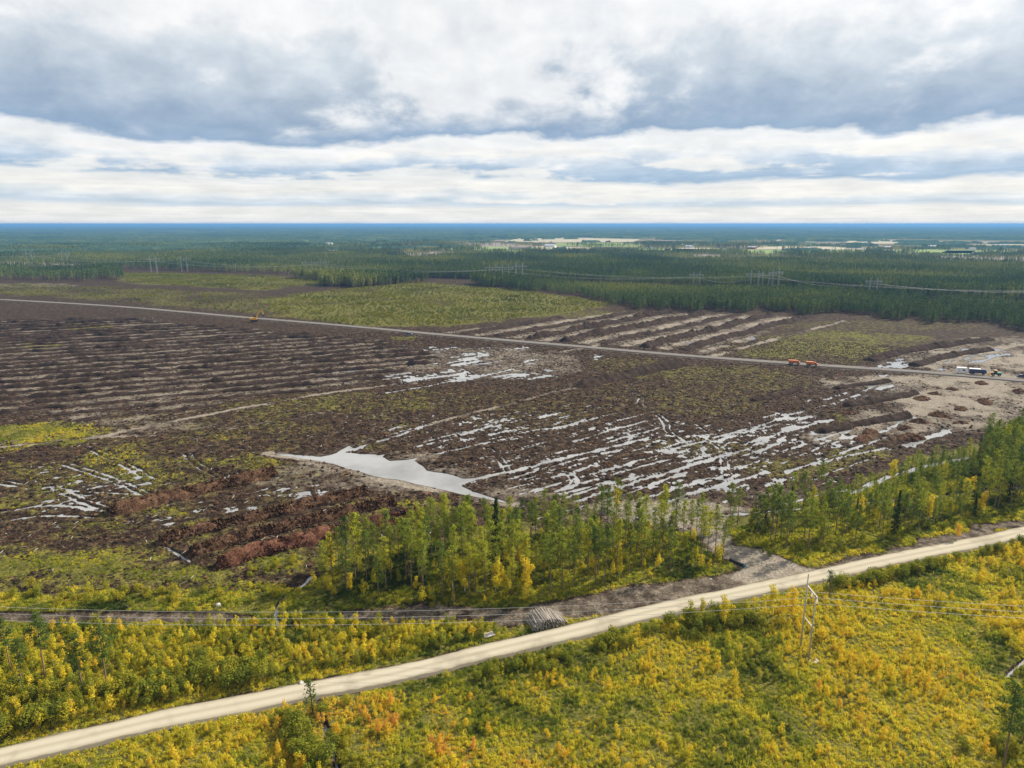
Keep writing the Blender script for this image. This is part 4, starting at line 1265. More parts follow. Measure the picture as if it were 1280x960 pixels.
# saplings of the open ground
Pa = rand_in(FG_BELOW, 4800, rsS, 0.6)
dens = fbm(Pa[:, 0] / 11, Pa[:, 1] / 11, 3, 91) + 0.35 * np.exp(-(((Pa[:, 0] - 0) / 60) ** 2)) * 0
Pa = Pa[(dens > 0.30 + 0.34 * rsS.random(len(Pa))) & ok(Pa, 4.6)]
_o = np.exp(-(((Pa[:, 0] - gp(560, 930)[0]) / 19) ** 2 + ((Pa[:, 1] - gp(560, 915)[1]) / 9) ** 2))
ta = np.clip(tint_at(Pa) + rsS.normal(size=len(Pa)) * 0.11 + 0.08, 0.25, 0.66 + 0.34 * _o + 0.16 * (rsS.random(len(Pa)) < 0.12))
sa = 0.26 + 0.72 * rsS.random(len(Pa)) ** 2.2 * (0.5 + 1.0 * fbm(Pa[:, 0] / 14, Pa[:, 1] / 14, 2, 95))
Pb = rand_in(FG_ABOVE, 900, rsS, 1.0)
dens = fbm(Pb[:, 0] / 12, Pb[:, 1] / 12, 3, 92)
Pb = Pb[(dens > 0.40) & ok(Pb, 5.0)]
tb = np.clip(0.42 + rsS.normal(size=len(Pb)) * 0.17, 0.05, 0.7)
sb = rsS.uniform(0.5, 1.2, len(Pb))
Pc = rand_in(NEAR_STAND, 150, rsS, 1.2); tc_ = rsS.uniform(0.25, 0.66, len(Pc)); sc_ = rsS.uniform(0.5, 1.5, len(Pc))
Pd = rand_in(RIGHT_STAND, 330, rsS, 1.2); td_ = rsS.uniform(0.0, 0.5, len(Pd)); sd_ = rsS.uniform(0.4, 1.2, len(Pd))
P = np.concatenate([Pa, Pb, Pc, Pd]); T = np.concatenate([ta, tb, tc_, td_]); S = np.concatenate([sa, sb, sc_, sd_])
lab = np.array([0] * len(Pa) + [1] * len(Pb) + [2] * len(Pc) + [3] * len(Pd))
vis = visible(P, 2.5, 15)
show = S / np.hypot(np.hypot(P[:, 0], P[:, 1]), CAM_H) * np.where(vis, 1, 0)
order = np.argsort(-show)
for i in order[:300]:
    hue = klass(T[i], (0.3, 0.5, 0.72), ('green', 'yellow-green', 'golden', 'orange'))
    siz = klass(S[i], (0.75, 0.95), ('small', 'waist-high', 'tall'))
    px_, py_ = to_px(P[i, 0], P[i, 1])
    col_ = klass(px_, (160, 320, 480, 640, 800, 960, 1120), ('at the far left', 'left of the ditch', 'right of the ditch', 'left of centre', 'right of centre', 'left of the power pole', 'right of the power pole', 'at the far right'))
    if lab[i] == 0:
        lt = '%s %s birch sapling below the road %s, %s' % (siz, hue, col_, klass(py_, (800, 870, 920), ('near the road', 'half way down', 'lower down', 'at the bottom')))
    elif lab[i] == 1:
        lt = '%s %s birch sapling above the road %s, %s' % (siz, hue, klass(px_, (80, 160, 240, 320, 420), ('at the left edge', 'among lone pines', 'right of the lone pines', 'left of the stream', 'right of the stream', 'left of the log pile')), klass(py_, (810, 850), ('by the wet track', 'in mid scrub', 'near the road')))
    else:
        lt = '%s %s birch sapling under the pines of the %s, %s' % (siz, hue, ('near stand', 'right-hand forest')[lab[i] - 2], klass(px_, (480, 640, 800, 960, 1120), ('left end', 'left half', 'right half', 'right end', 'front left', 'front right')))
    o = obj('birch_sapling', SAPLING_J[rsS.integers(5)], loc=(P[i, 0], P[i, 1], 0.4), rotz=rsS.uniform(0, 6.28), label=lt, cat='sapling',
            group=['saplings below the gravel road', 'saplings above the gravel road', 'saplings in the near stand', 'saplings in the right-hand forest'][lab[i]])
    o.scale = (S[i] * 1.1, S[i] * 1.1, S[i] * 1.15); o['tint'] = float(T[i])
rest = order[300:]
scatter('sapling_scrub', SAPLING_J, P[rest], np.full(len(rest), 0.4), S[rest], T[rest], rsS, 'sapling', 'low yellow-green scrub of countless small saplings on both sides of the road', 'scrub')

# bushes: roadside hedge, thickets, left wood edge
bush_pts = []
def along(line_px, n, spread, smin, smax, tlo, thi, place):
    ln = smooth_line([gp(*p) for p in line_px], 2)
    L = np.concatenate([[0], np.cumsum(np.linalg.norm(np.diff(ln, axis=0), axis=1))])
    s = rsS.uniform(0, L[-1], n)
    p = np.stack([np.interp(s, L, ln[:, 0]), np.interp(s, L, ln[:, 1])], 1) + rsS.normal(size=(n, 2)) * spread
    for q in p:
        if pdist(q[None], ROAD)[0] > 4.6:
            bush_pts.append((q[0], q[1], rsS.uniform(smin, smax), min(1.0, rsS.uniform(tlo, thi) + 0.2), place))
along([(-20, 915), (60, 905), (180, 880), (300, 850), (330, 840)], 70, 2.0, 0.8, 1.55, 0.05, 0.7, 'in the tall hedge at the lower left')
along([(-20, 880), (120, 870), (260, 840)], 46, 2.5, 0.7, 1.3, 0.1, 0.8, 'in the thicket behind the lower left hedge')
along([(330, 850), (420, 835), (520, 812), (600, 796)], 40, 1.2, 0.45, 0.8, 0.1, 0.6, 'on the far verge left of the log pile')
along([(1040, 738), (1120, 718), (1200, 698), (1290, 680)], 85, 1.4, 0.8, 1.3, 0.1, 0.6, 'along the road right of the power pole')
along([(830, 790), (880, 785), (940, 780)], 40, 2.0, 0.8, 1.4, 0.1, 0.6, 'in the roadside thicket left of the power pole')
along([(735, 812), (790, 803)], 14, 1.1, 0.7, 1.1, 0.1, 0.5, 'on the near verge below the log pile')
along([(600, 848), (720, 822)], 22, 1.3, 0.6, 1.0, 0.2, 0.5, 'on the near verge left of the log pile')
along([(355, 900), (380, 935), (395, 965)], 26, 1.5, 0.8, 1.5, 0.15, 0.5, 'left of the narrow ditch')
along([(425, 890), (430, 925), (450, 965)], 12, 1.0, 0.5, 0.9, 0.3, 0.8, 'right of the narrow ditch')
along([(310, 730), (350, 705), (385, 715)], 10, 2.2, 0.5, 0.9, 0.5, 1.0, 'beside the rust-red soil ridge')
along([(0, 750), (120, 748), (260, 752), (340, 745)], 46, 1.6, 0.5, 1.0, 0.3, 0.9, 'in the band above the wet track')
along([(200, 800), (300, 808), (400, 800)], 30, 3.0, 0.5, 1.0, 0.3, 0.9, 'in the scrub right of the stream')
along([(700, 790), (760, 774), (850, 752), (950, 732)], 22, 0.5, 0.3, 0.5, 0.2, 0.5, 'on the far verge right of the log pile')
along([(60, 940), (200, 925), (330, 905)], 24, 1.0, 0.4, 0.8, 0.4, 0.8, 'on the near verge at the lower left')
along([(400, 742), (560, 757), (700, 745)], 26, 1.4, 0.4, 0.7, 0.4, 0.8, 'in front of the near pine stand')
along([(960, 695), (1080, 683), (1200, 660), (1290, 640)], 40, 1.5, 0.4, 0.9, 0.1, 0.5, 'in front of the right-hand forest')
along([(470, 905), (640, 890), (820, 900), (1000, 880), (1160, 900)], 40, 7.0, 0.3, 0.6, 0.0, 0.5, 'in the open scrub below the road')
along([(1225, 945), (1260, 925), (1290, 950)], 12, 2.0, .6, 1.1, .2, .8, 'under the pine in the lower right corner')
bush_pts = [b for b in bush_pts if visible(np.array([[b[0], b[1]]]), 3, 20)[0]]
bush_pts.sort(key=lambda b: -b[2] / math.hypot(math.hypot(b[0], b[1]), CAM_H))
for b in bush_pts[:300]:
    px_ = to_px(b[0], b[1])[0]
    lt = '%s %s leafy bush %s' % (klass(b[2], (0.65, 0.9, 1.2), ('low', 'middling', 'big', 'huge')), klass(b[3], (0.4, 0.7), ('dark green', 'green', 'yellowish')), b[4])
    o = obj('willow_bush', BUSH_J[rsS.integers(5)], loc=(b[0], b[1], 0.35), rotz=rsS.uniform(0, 6.28), label=lt, cat='bush', group='bushes ' + b[4])
    o.scale = (b[2] * 1.1, b[2] * 1.1, b[2]); o['tint'] = float(b[3])
if len(bush_pts) > 300:
    B = np.array([b[:4] for b in bush_pts[300:]])
    scatter('bush_scrub', BUSH_J, B[:, :2], np.full(len(B), 0.35), B[:, 2], B[:, 3], rsS, 'bush', 'low bushes scattered along the road and field edges', 'scrub')

# undergrowth carpet
rsU = np.random.default_rng(31)
def carpet(name, poly, n, smin, smax, tfun, meshes, label, cat, mind=None, mask=None):
    mn = poly.min(0); mx = poly.max(0)
    c = rsU.uniform(mn, mx, (n, 2))
    c = c[(sdist(c, poly) > 0)]
    c = c[visible(c, 1, 10)]
    z = zones(c)
    keep = (z['grass'] > 0.45 + 0.3 * rsU.random(len(c))) & (z['road'] > 2.6) & (z['z'] > 0.1)
    if mask is not None: keep &= mask(c)
    c = c[keep]; zz = z['z'][keep]
    return scatter(name, meshes, c, zz - 0.05, rsU.uniform(smin, smax, len(c)) * (0.35 + 1.35 * fbm(c[:, 0] / 3.5, c[:, 1] / 3.5, 3, 85)), np.clip(tfun(c) + rsU.normal(size=len(c)) * 0.09, 0, 1), rsU, name, label, cat)
ALL_FG = gpoly([(-60, 1010), (-60, 735), (0, 735), (240, 740), (390, 720), (480, 690), (640, 672), (760, 664), (900, 668), (1000, 640), (1150, 590), (1340, 540), (1340, 1010)])
carpet('undergrowth', ALL_FG, 240000, 0.45, 1.0, lambda c: 1.0 * tint_at(c) - 0.06 - 0.16 * (sdist(c, NEAR_STAND) > -2) - 0.16 * (sdist(c, RIGHT_STAND) > -2), CLUMPS + TUFTS, 'carpet of green, yellow and rust-coloured undergrowth on both sides of the gravel road', 'undergrowth')
LEFT_FIELD = gpoly([(-100, 745), (-100, 510), (120, 520), (360, 560), (560, 625), (560, 672), (400, 735), (240, 745)])
carpet('field_grass', LEFT_FIELD, 60000, 0.4, 0.8, lambda c: 0.46 + 0.7 * (fbm(c[:, 0] / 12, c[:, 1] / 12, 3, 83) - .5), TUFTS + CLUMPS[:1], 'sparse yellow-green grass and weeds on the left of the mud field', 'grass')
FIELD_ALL = gpoly([(330, 560), (120, 530), (-60, 440), (300, 400), (700, 380), (1180, 400), (1280, 480), (1140, 560), (1000, 640), (700, 620)])
carpet('field_weeds', FIELD_ALL, 45000, 0.4, 0.9, lambda c: 0.02 + 0 * c[:, 0], TUFTS + CLUMPS[:1], 'sparse olive weeds in tufts over the mud field', 'weeds')
def clod_mesh(seed, mat, stick=False):
    bm = bmesh.new(); bmesh.ops.create_icosphere(bm, subdivisions=1, radius=0.5)
    rs = np.random.default_rng(seed)
    for v in bm.verts:
        v.co *= rs.uniform(0.6, 1.25)
        v.co.z *= 0.6
        if stick: v.co.x *= 1.7; v.co.y *= 0.12; v.co.z = v.co.z * 0.2 + 0.25
    me = bpy.data.meshes.new('clod'); bm.to_mesh(me); bm.free(); me.materials.append(mat)
    return me


M['stick'] = plain('bleached_wood', (0.34, 0.31, 0.26), 0.9)
CLODS = [clod_mesh(k, M['peat' if k % 3 else 'peat_brown']) for k in range(11)] + [clod_mesh(19, M['stick'], True)]
mn = MUD_FIELD.min(0); mx = MUD_FIELD.max(0)
rr_ = np.sqrt(rsU.uniform(120.0 ** 2, 520.0 ** 2, 110000)); aa_ = rsU.uniform(R(-40), R(40), 110000)
c = np.stack([rr_ * np.sin(aa_), rr_ * np.cos(aa_)], 1)
zc = zones(c)
kp = (zc['field'] > 0.6) & (zc['z'] > 0.08) & (zc['sand'] < 0.35 + 0.3 * rsU.random(len(c))) & (zc['grass'] < 0.8) & (zc['serv'] > 7)
c = c[kp]
scatter('soil_clods', CLODS, c, zc['z'][kp], 0.3 + 1.25 * rsU.random(len(c)) ** 2.4, np.zeros(len(c)), rsU, 'clod', 'countless dark clods and bleached sticks strewn over the mud field', 'clods')
for k, pl in enumerate(FAR_GRASS):
    mn = pl.min(0); mx = pl.max(0)
    c = rsU.uniform(mn, mx, (11000 if k < 2 else 6000, 2)); c = c[sdist(c, pl) > 0]
    scatter('far_scrub', BUSH_J, c, np.full(len(c), 0.3), rsU.uniform(0.35, 0.9, len(c)) * (0.3 + 1.4 * fbm(c[:, 0] / 25, c[:, 1] / 25, 3, 6)), np.clip(0.55 + 1.3 * (fbm(c[:, 0] / 40, c[:, 1] / 40, 3, 7) - .5), 0, 0.6), rsU, 'far_bush',
            ['wide yellow-green scrub between the far forest and the spoil rows', 'yellowish scrub below the left pylons', 'olive scrub strip on the far left beyond the service road'][k], 'scrub')

# --- the great forest ----------------------------------------------------------
FAR_TREES = [far_conifer(300 + k, 13.0, k % 2 == 0) for k in range(6)]
rsF = np.random.default_rng(41)
FOREST_FRONT = [(-400, 349), (0, 350), (150, 352), (270, 343), (360, 351), (440, 361), (520, 356), (540, 351), (650, 362), (740, 374), (790, 386), (860, 389), (960, 389), (1060, 395), (1150, 401), (1290, 411), (1500, 425)]
front = np.array([gp(*p) for p in FOREST_FRONT])
f_az = np.arctan2(front[:, 0], front[:, 1]); f_r = np.hypot(front[:, 0], front[:, 1])
# fields and clearings in the distance: photo position, half width, depth range
FIELDS = [((715, 299.5), 85, 1.6, 'pale stubble'), ((745, 305), 60, 1.6, 'green'), ((600, 309.5), 40, 0.9, 'green'), ((830, 312), 60, 0.8, 'green'), ((980, 313), 110, 1.2, 'green'), ((1090, 302), 36, 0.8, 'pale stubble'), ((870, 311), 30, 0.9, 'pale stubble'), ((1000, 309), 60, 0.8, 'pale stubble'),
          ((1160, 313), 60, 1.0, 'green'), ((1240, 314.5), 70, 1.2, 'green'), ((660, 313.5), 60, 0.9, 'green'), ((1250, 306), 50, 0.6, 'pale stubble'), ((420, 307), 30, 0.6, 'green'), ((400, 303), 18, 0.5, 'pale stubble'), ((1030, 287.5), 30, 0.4, 'pale stubble'), ((700, 309), 40, 1.2, 'pale stubble')]
def field_poly(c, hw, dv):
    low = 8.0 * FOCAL / gp(c[0], c[1])[1]
    return gpoly([(c[0] - hw, c[1] + dv * 0.5 + low), (c[0] - hw * 0.2, c[1] + dv + low), (c[0] + hw * 0.9, c[1] + dv * 0.8 + low), (c[0] + hw, c[1] - dv * 0.2), (c[0] + hw * 0.3, c[1] - dv), (c[0] - hw * 0.8, c[1] - dv * 0.8)])


field_polys = [field_poly(c, hw, dv) for c, hw, dv, t in FIELDS]
n = 260000
rr = np.where(rsF.random(n) < 0.75, np.sqrt(rsF.uniform(450.0 ** 2, 2900.0 ** 2, n)), np.sqrt(rsF.uniform(480.0 ** 2, 1100.0 ** 2, n))); aa = rsF.uniform(R(-42), R(42), n)
P = np.stack([rr * np.sin(aa), rr * np.cos(aa)], 1)
fr = np.interp(aa, f_az, f_r) * (1 + 0.10 * (fbm(aa * 60, aa * 0, 3, 8) - 0.5))
cd = pdist(P, CORRIDOR, 60)
farmland = np.exp(-((rr - 2800) / 1400.0) ** 4) * sstep(aa, R(-26), R(-8))
clump = fbm(P[:, 0] / 130, P[:, 1] / 90, 3, 64)
keep = (rr > fr) & (cd > 34) & ((rr < 1500) | (clump > 0.50 * farmland + 0.05))
for pl in FAR_GRASS: keep &= ~(sdist(P, pl) > 0)
for pl in field_polys: keep &= ~((sdist(P, pl) > 0) & (fbm(P[:, 0] / 70, P[:, 1] / 45, 3, 19) < 0.60))
dens = np.clip(1.0 * (1300 / rr) ** 1.0, 0.16, 1.0) * np.where((fbm(P[:, 0] / 160, P[:, 1] / 160, 3, 14) > 0.34) | (rr < fr + 120), 1.0, 0.25)
keep &= rsF.random(n) < dens
P = P[keep]; rr = rr[keep]
stand = fbm(P[:, 0] / 190, P[:, 1] / 190, 2, 15)
hs = (0.62 + 0.75 * stand) * rsF.uniform(0.8, 1.15, len(P))
hs *= np.where(rr < 900, 0.86, 1.0)
tn = np.clip(0.26 + 1.2 * (fbm(P[:, 0] / 140, P[:, 1] / 140, 3, 16) - 0.4) + rsF.normal(size=len(P)) * 0.12, 0, 0.72)
gold = rsF.random(len(P)) < 0.022 * (fbm(P[:, 0] / 90, P[:, 1] / 90, 2, 18) > 0.52)
tn[gold] = rsF.uniform(0.84, 1.0, gold.sum()); hs[gold] *= 0.8
scatter('far_forest', FAR_TREES, P, np.full(len(P), 0.3), hs, tn, rsF, 'conifer', 'wide dark green conifer forest reaching from the mud field to the farmland', 'forest')


def forest_mass_material():
    m, q, out = new_mat('distant_canopy')
    geo = q.n('ShaderNodeNewGeometry')
    P = geo.outputs['Position']
    n1 = q.noise(P, 0.0022, 5, 0.6)
    n2 = q.noise(P, 0.02, 4, 0.6)
    c = q.ramp(q.m('ADD', q.m('MULTIPLY', n1, 0.55), q.m('MULTIPLY', n2, 0.45)), [(0.36, (0.020, 0.042, 0.032)), (0.52, (0.045, 0.075, 0.045)), (0.64, (0.10, 0.115, 0.055))])
    b = q.n('ShaderNodeBsdfDiffuse', {0: c})
    q.link(b.outputs[0], out.inputs[0])
    return m


def distant_forest():
    cols = np.linspace(R(-46), R(46), 760)
    dep = np.concatenate([np.linspace(R(2.1), R(0.55), 90), np.linspace(R(0.53), R(0.085), 40)])
    rad = CAM_H / np.tan(dep)
    RR, AA = np.meshgrid(rad, cols, indexing='ij')
    x = (RR * np.sin(AA)).ravel(); y = (RR * np.cos(AA)).ravel(); P = np.stack([x, y], 1)
    r = np.hypot(x, y)
    z = 7 + 9 * fbm(x / 60, y / 60, 3, 61) + 14 * (fbm(x / 1500, y / 1500, 2, 62) - 0.4) * sstep(r, 5000, 12000)
    z += (rsF.random(len(z)) - 0.5) * 5
    open_ = fbm(x / 420, y / 420, 3, 63) + 0.5 * np.exp(-((r - 3300) / 1500) ** 2) * (sstep(np.arctan2(x, y), R(-22), R(2)) - 0.35)
    farmland = np.exp(-((r - 2800) / 1400.0) ** 4) * sstep(np.arctan2(x, y), R(-26), R(-8))
    z = np.where(fbm(x / 130, y / 90, 3, 64) < 0.555 * farmland, -2.0, z * (1 - 0.25 * farmland))
    z = np.where(open_ > 0.76, -2.0, z)
    for pl in field_polys:
        z = np.where((sdist(P, pl) > 0) & (fbm(x / 110, y / 60, 3, 19) < 0.62), -3.0, z)
    i = np.arange(RR.shape[0] - 1)[:, None] * RR.shape[1] + np.arange(RR.shape[1] - 1)[None, :]
    n = RR.shape[1]
    F = np.stack([i + n, i + n + 1, i + 1, i], -1).reshape(-1, 4)
    # leave the front row standing on the ground
    z[:n] = -1.0
    me = mesh_from('distant_forest', np.stack([x, y, z], 1), F[:, ::-1], [forest_mass_material()])
    obj('distant_forest', me, label='endless forest fading into blue haze at the horizon', cat='forest', kind='stuff')


distant_forest()
M['stubble'] = heap_material('stubble_field', (0.28, 0.25, 0.17), (0.34, 0.30, 0.21), (0.40, 0.35, 0.26), 0.02)
M['meadow'] = heap_material('meadow_field', (0.13, 0.18, 0.06), (0.18, 0.23, 0.08), (0.23, 0.26, 0.10), 0.02)
for (c, hw, dv, t), pl in zip(FIELDS, field_polys):
    V = np.concatenate([pl, np.full((len(pl), 1), 0.9)], 1)
    me = bpy.data.meshes.new('farm_field'); me.from_pydata([tuple(v) for v in V], [], [list(range(len(pl)))[::1]])
    me.materials.append(M['stubble'] if t.startswith('pale') else M['meadow']); me.update()
    if me.polygons[0].normal.z < 0: me.flip_normals()
    obj('farm_field', me, kind='structure')

# ------------------------------------------------------------------ farmhouses in the distance
M['white'] = plain('white_paint', (0.75, 0.74, 0.72), 0.6, var=0.08)
M['red_paint'] = plain('barn_red', (0.30, 0.07, 0.05), 0.8)
M['roof_dark'] = plain('dark_roof', (0.09, 0.085, 0.09), 0.7)
M['roof_tin'] = plain('tin_roof', (0.55, 0.56, 0.58), 0.5)
M['glass_dark'] = plain('dark_glass', (0.03, 0.035, 0.045), 0.1, spec=0.6)


def house(px, py, w, d, h, wall, roof, rot, label):
    x, y = gp(px, py)
    e = obj('farm_building', None, loc=(x, y, 0.4), rotz=rot, label=label, cat='building', group='far farm buildings')
    MB().box((0, 0, h / 2), (w, d, h)).build('wall', M[wall], e)
    rf = MB().prism([(-w / 2 - 0.5, h), (0, h + w * 0.28), (w / 2 + 0.5, h), (w / 2 + 0.3, h - 0.25), (0, h + w * 0.28 - 0.4), (-w / 2 - 0.3, h - 0.25)], -d / 2 - 0.6, d / 2 + 0.6).build('roof', M[roof], e)
    MB().box((w * 0.15, d * 0.2, h + w * 0.28), (0.9, 0.9, 1.6)).build('chimney', M['roof_dark'], rf)
    for k in (-0.3, 0.0, 0.3):
        MB().box((w / 2 + 0.02, k * d, h * 0.55), (0.08, 1.6, 1.5)).build('window', M['glass_dark'], e)


HOUSES = [(688, 309.3, 40, 14, 7, 'white', 'roof_tin'), (640, 312.5, 22, 9, 5, 'white', 'roof_dark'), (760, 303, 24, 12, 6, 'red_paint', 'roof_tin'), (812, 311, 20, 10, 5, 'white', 'roof_dark'), (835, 313.2, 16, 9, 5, 'red_paint', 'roof_dark'), (862, 310, 30, 13, 6, 'white', 'roof_tin'), (905, 313.6, 16, 9, 5, 'white', 'roof_dark'),
          (940, 311.5, 26, 12, 6, 'red_paint', 'roof_tin'), (1010, 312, 18, 10, 5, 'white', 'roof_tin'), (1050, 308, 30, 14, 6, 'white', 'roof_dark'), (1110, 311, 22, 11, 5, 'red_paint', 'roof_tin'), (1165, 310, 24, 11, 6, 'white', 'roof_tin'), (1215, 312.6, 18, 9, 5, 'white', 'roof_dark'), (1255, 309, 28, 12, 6, 'white', 'roof_tin'), (412, 306.5, 26, 12, 6, 'white', 'roof_tin'), (172, 296.5, 40, 18, 8, 'white', 'roof_tin'), (590, 306, 22, 10, 5, 'white', 'roof_dark')]
for k, (px, py, w, d, h, wa, ro) in enumerate(HOUSES):
    side = 'left half' if px < 640 else 'right half'
    house(px, py, d, w, h, wa, ro, R(60 + 40 * math.sin(k * 2.3)), 'tiny %s farm building with %s roof among distant fields' % ('white' if wa == 'white' else 'red', 'pale tin' if ro == 'roof_tin' else 'dark'))

# ------------------------------------------------------------------ power lines
M['wood_grey'] = plain('weathered_pole', (0.36, 0.33, 0.29), 0.85, scale=3)
M['pale_wood'] = plain('pale_crossarm', (0.52, 0.50, 0.46), 0.7)
M['steel'] = plain('galvanised_steel', (0.30, 0.32, 0.32), 0.6, var=0.1)
M['wire'] = plain('aluminium_wire', (0.33, 0.33, 0.32), 0.45, var=0.05)
M['porcelain'] = plain('insulator', (0.55, 0.50, 0.45), 0.3)

LINE_DIR = Vector((1.0, 0.0, 0)).normalized()
ACROSS = Vector((-LINE_DIR.y, LINE_DIR.x, 0))
leg_a = Vector((55.5, 112.6, 0.3)); SPAN = 3.6
mid_p = leg_a + ACROSS * (SPAN / 2)
pole = obj('power_pole', None, loc=mid_p, rotz=math.atan2(LINE_DIR.y, LINE_DIR.x), label='wooden H-frame power pole with white crossarm in yellow scrub', cat='power pole')
HT = 13.4
for s in (-1, 1):
    MB().tube([(0, s * SPAN / 2 * 1.06, -0.5), (0, s * SPAN / 2, HT + (2.6 if s > 0 else 0.3))], [0.17, 0.11], 8).build('pole', M['wood_grey'], pole, smooth=True)
MB().box((0.16, 0, HT), (0.16, SPAN + 1.0, 0.22)).build('crossarm', M['pale_wood'], pole)
MB().box((0.15, 0, HT * 0.52), (0.12, SPAN + 0.3, 0.14)).build('brace', M['pale_wood'], pole)
MB().box((0.9, -SPAN / 2, -0.1), (2.6, 1.8, 0.5), Matrix.Rotation(0.3, 3, 'Z'), 0.8).build('footing', M['wood_grey'], pole)
att = []
for y in (-SPAN / 2 - 0.35, 0.0, SPAN / 2 + 0.35):
    m = MB()
    for q in range(7):
        m.tube([(0.16, y, HT - 0.2 - q * 0.14), (0.16, y, HT - 0.28 - q * 0.14)], [0.13, 0.05], 8)
    m.tube([(0.16, y, HT - 0.1), (0.16, y, HT - 1.25)], 0.03, 5)
    m.build('insulator', M['porcelain'], pole)
    att.append(mid_p + LINE_DIR * 0.16 + ACROSS * y + Vector((0, 0, HT - 1.25)))


def catenary(a, b, sag, n=40):
    return [tuple(a.lerp(b, t) - Vector((0, 0, sag * 4 * t * (1 - t)))) for t in [i / n for i in range(n + 1)]]


WL = ['conductor of the near power line, nearest of the three', 'middle conductor of the near power line', 'conductor of the near power line, farthest of the three']
for k, a in enumerate(att):
    m = MB(); off = Vector((-0.0, 0, 0))
    L_end = a - LINE_DIR * 204; R_end = a + LINE_DIR * 204
    pts = catenary(L_end, a, 4.4) + catenary(a, R_end, 4.8)[1:]
    m.tube(pts, 0.028, 4, caps=False)
    m.build('power_line_wire', M['wire'], None, label=WL[k], cat='wire', group='wires of the near power line')


def pylon_meshes():
    H = 27.0; sp = 9.0
    leg = MB()
    for dx, dy in ((-.5, -.5), (.5, -.5), (.5, .5), (-.5, .5)):
        leg.tube([(dx * 1.6, dy * 1.6, -0.5), (dx * 0.8, dy * 0.8, H)], 0.11, 3)
    for i in range(11):
        z0 = H * i / 11; z1 = H * (i + 1) / 11; w = 0.8 - 0.4 * i / 11
        for s in (-1, 1):
            leg.tube([(-w, s * w, z0), (w, s * w, z1)], 0.06, 3); leg.tube([(s * w, w, z0), (s * w, -w, z1)], 0.06, 3)
    top = MB(); 
    for s in (-1, 1):
        top.box((0, s * 0.45, H - 5.2), (22, 0.26, 0.30)); top.box((0, s * 0.45, H - 4.0), (22, 0.22, 0.26))
    for i in range(16):
        x0 = -11 + 22 * i / 16
        top.tube([(x0, -0.45, H - 5.2), (x0 + 22 / 16, 0.45, H - 4.0)], 0.09, 3)
    ins = MB().tube([(0, 0, H - 5.2), (0, 0, H - 7.4)], 0.16, 5)
    return leg.mesh('leg', M['steel']), top.mesh('crossarm', M['steel']), ins.mesh('insulator', M['porcelain']), sp, H


PL = pylon_meshes()
PYL = [(38, 331, 1.0), (82, 331, 1.0), (193, 341, 1.0), (231, 340, 1.0), (387, 347, 1.0), (405, 345, 0.95), (616, 355, 0.98), (632, 355, 0.98), (649, 355, 1.05), (870, 363, 0.85), (942, 367, 1.0), (956, 364, 0.85), (968, 367, 1.08), (1090, 374, 0.85)]
PYL_LAB = ['far steel pylon nearest the left picture edge', 'far steel pylon, second from the left edge', 'far steel pylon above yellow scrub, left of a close pair', 'far steel pylon above yellow scrub, right of a close pair', 'far steel pylon above dark firs, left of an overlapping pair', 'far steel pylon above dark firs, right of an overlapping pair', 'left pylon of the three in the middle of the picture', 'middle pylon of the three in the middle of the picture', 'right pylon of the three in the middle of the picture',
           'lone far pylon between the middle three and the right group', 'left pylon of the right-hand group of three', 'small middle pylon of the right-hand group of three', 'tallest right pylon of the right-hand group of three', 'lone far pylon above the forest at the right']
pyl_pos = []
for k, (px, py, s) in enumerate(PYL):
    x, y = gp(px, py)
    e = obj('pylon', None, loc=(x, y, 0.3), rotz=R([8, 5, 10, 5, 5, 0, 3, 5, 12, -5, -5, -8, 20, -10][k]) + R(6), label=PYL_LAB[k], cat='pylon', group='pylons of the far power lines')
    e.scale = (s, s, s)
    for sx in (-1, 1):
        obj('leg', PL[0], e, loc=(sx * PL[3] / 2, 0, 0))
    obj('crossarm', PL[1], e)
    for sx in (-9.5, 0, 9.5):
        obj('insulator', PL[2], e, loc=(sx, 0, 0))
    pyl_pos.append(Vector((x, y, 0.3 + (PL[4] - 7.4) * s)))


def wire(pts_idx, off, label):
    seq = []
    for i in pts_idx:
        seq.append(i if isinstance(i, Vector) else pyl_pos[i])
    m = MB(); pts = []
    for a, b in zip(seq[:-1], seq[1:]):
        pts += catenary(a + Vector((0, off, 0)), b + Vector((0, off, 0)), 7.0, 16)[:-1]
    pts.append(tuple(seq[-1] + Vector((0, off, 0))))
    m.tube(pts, 0.065, 3, caps=False)
    m.build('power_line_wire', M['wire'], None, label=label, cat='wire', group='wires of the far power lines')


def V3(px, py, z):
    x, y = gp(px, py); return Vector((x, y, z))
lineA = [V3(-160, 329, 19), 0, 2, 4, 6, 9, 10, V3(1420, 387, 19)]
lineB = [V3(-160, 327, 19), 1, 3, 5, 8, 12, 13, V3(1420, 383, 19)]
for lst, nm in ((lineA, 'front'), (lineB, 'rear')):
    for off in (-7, 0, 7):
        wire(lst, off, 'long pale wire of the %s far power line crossing the forest' % nm)

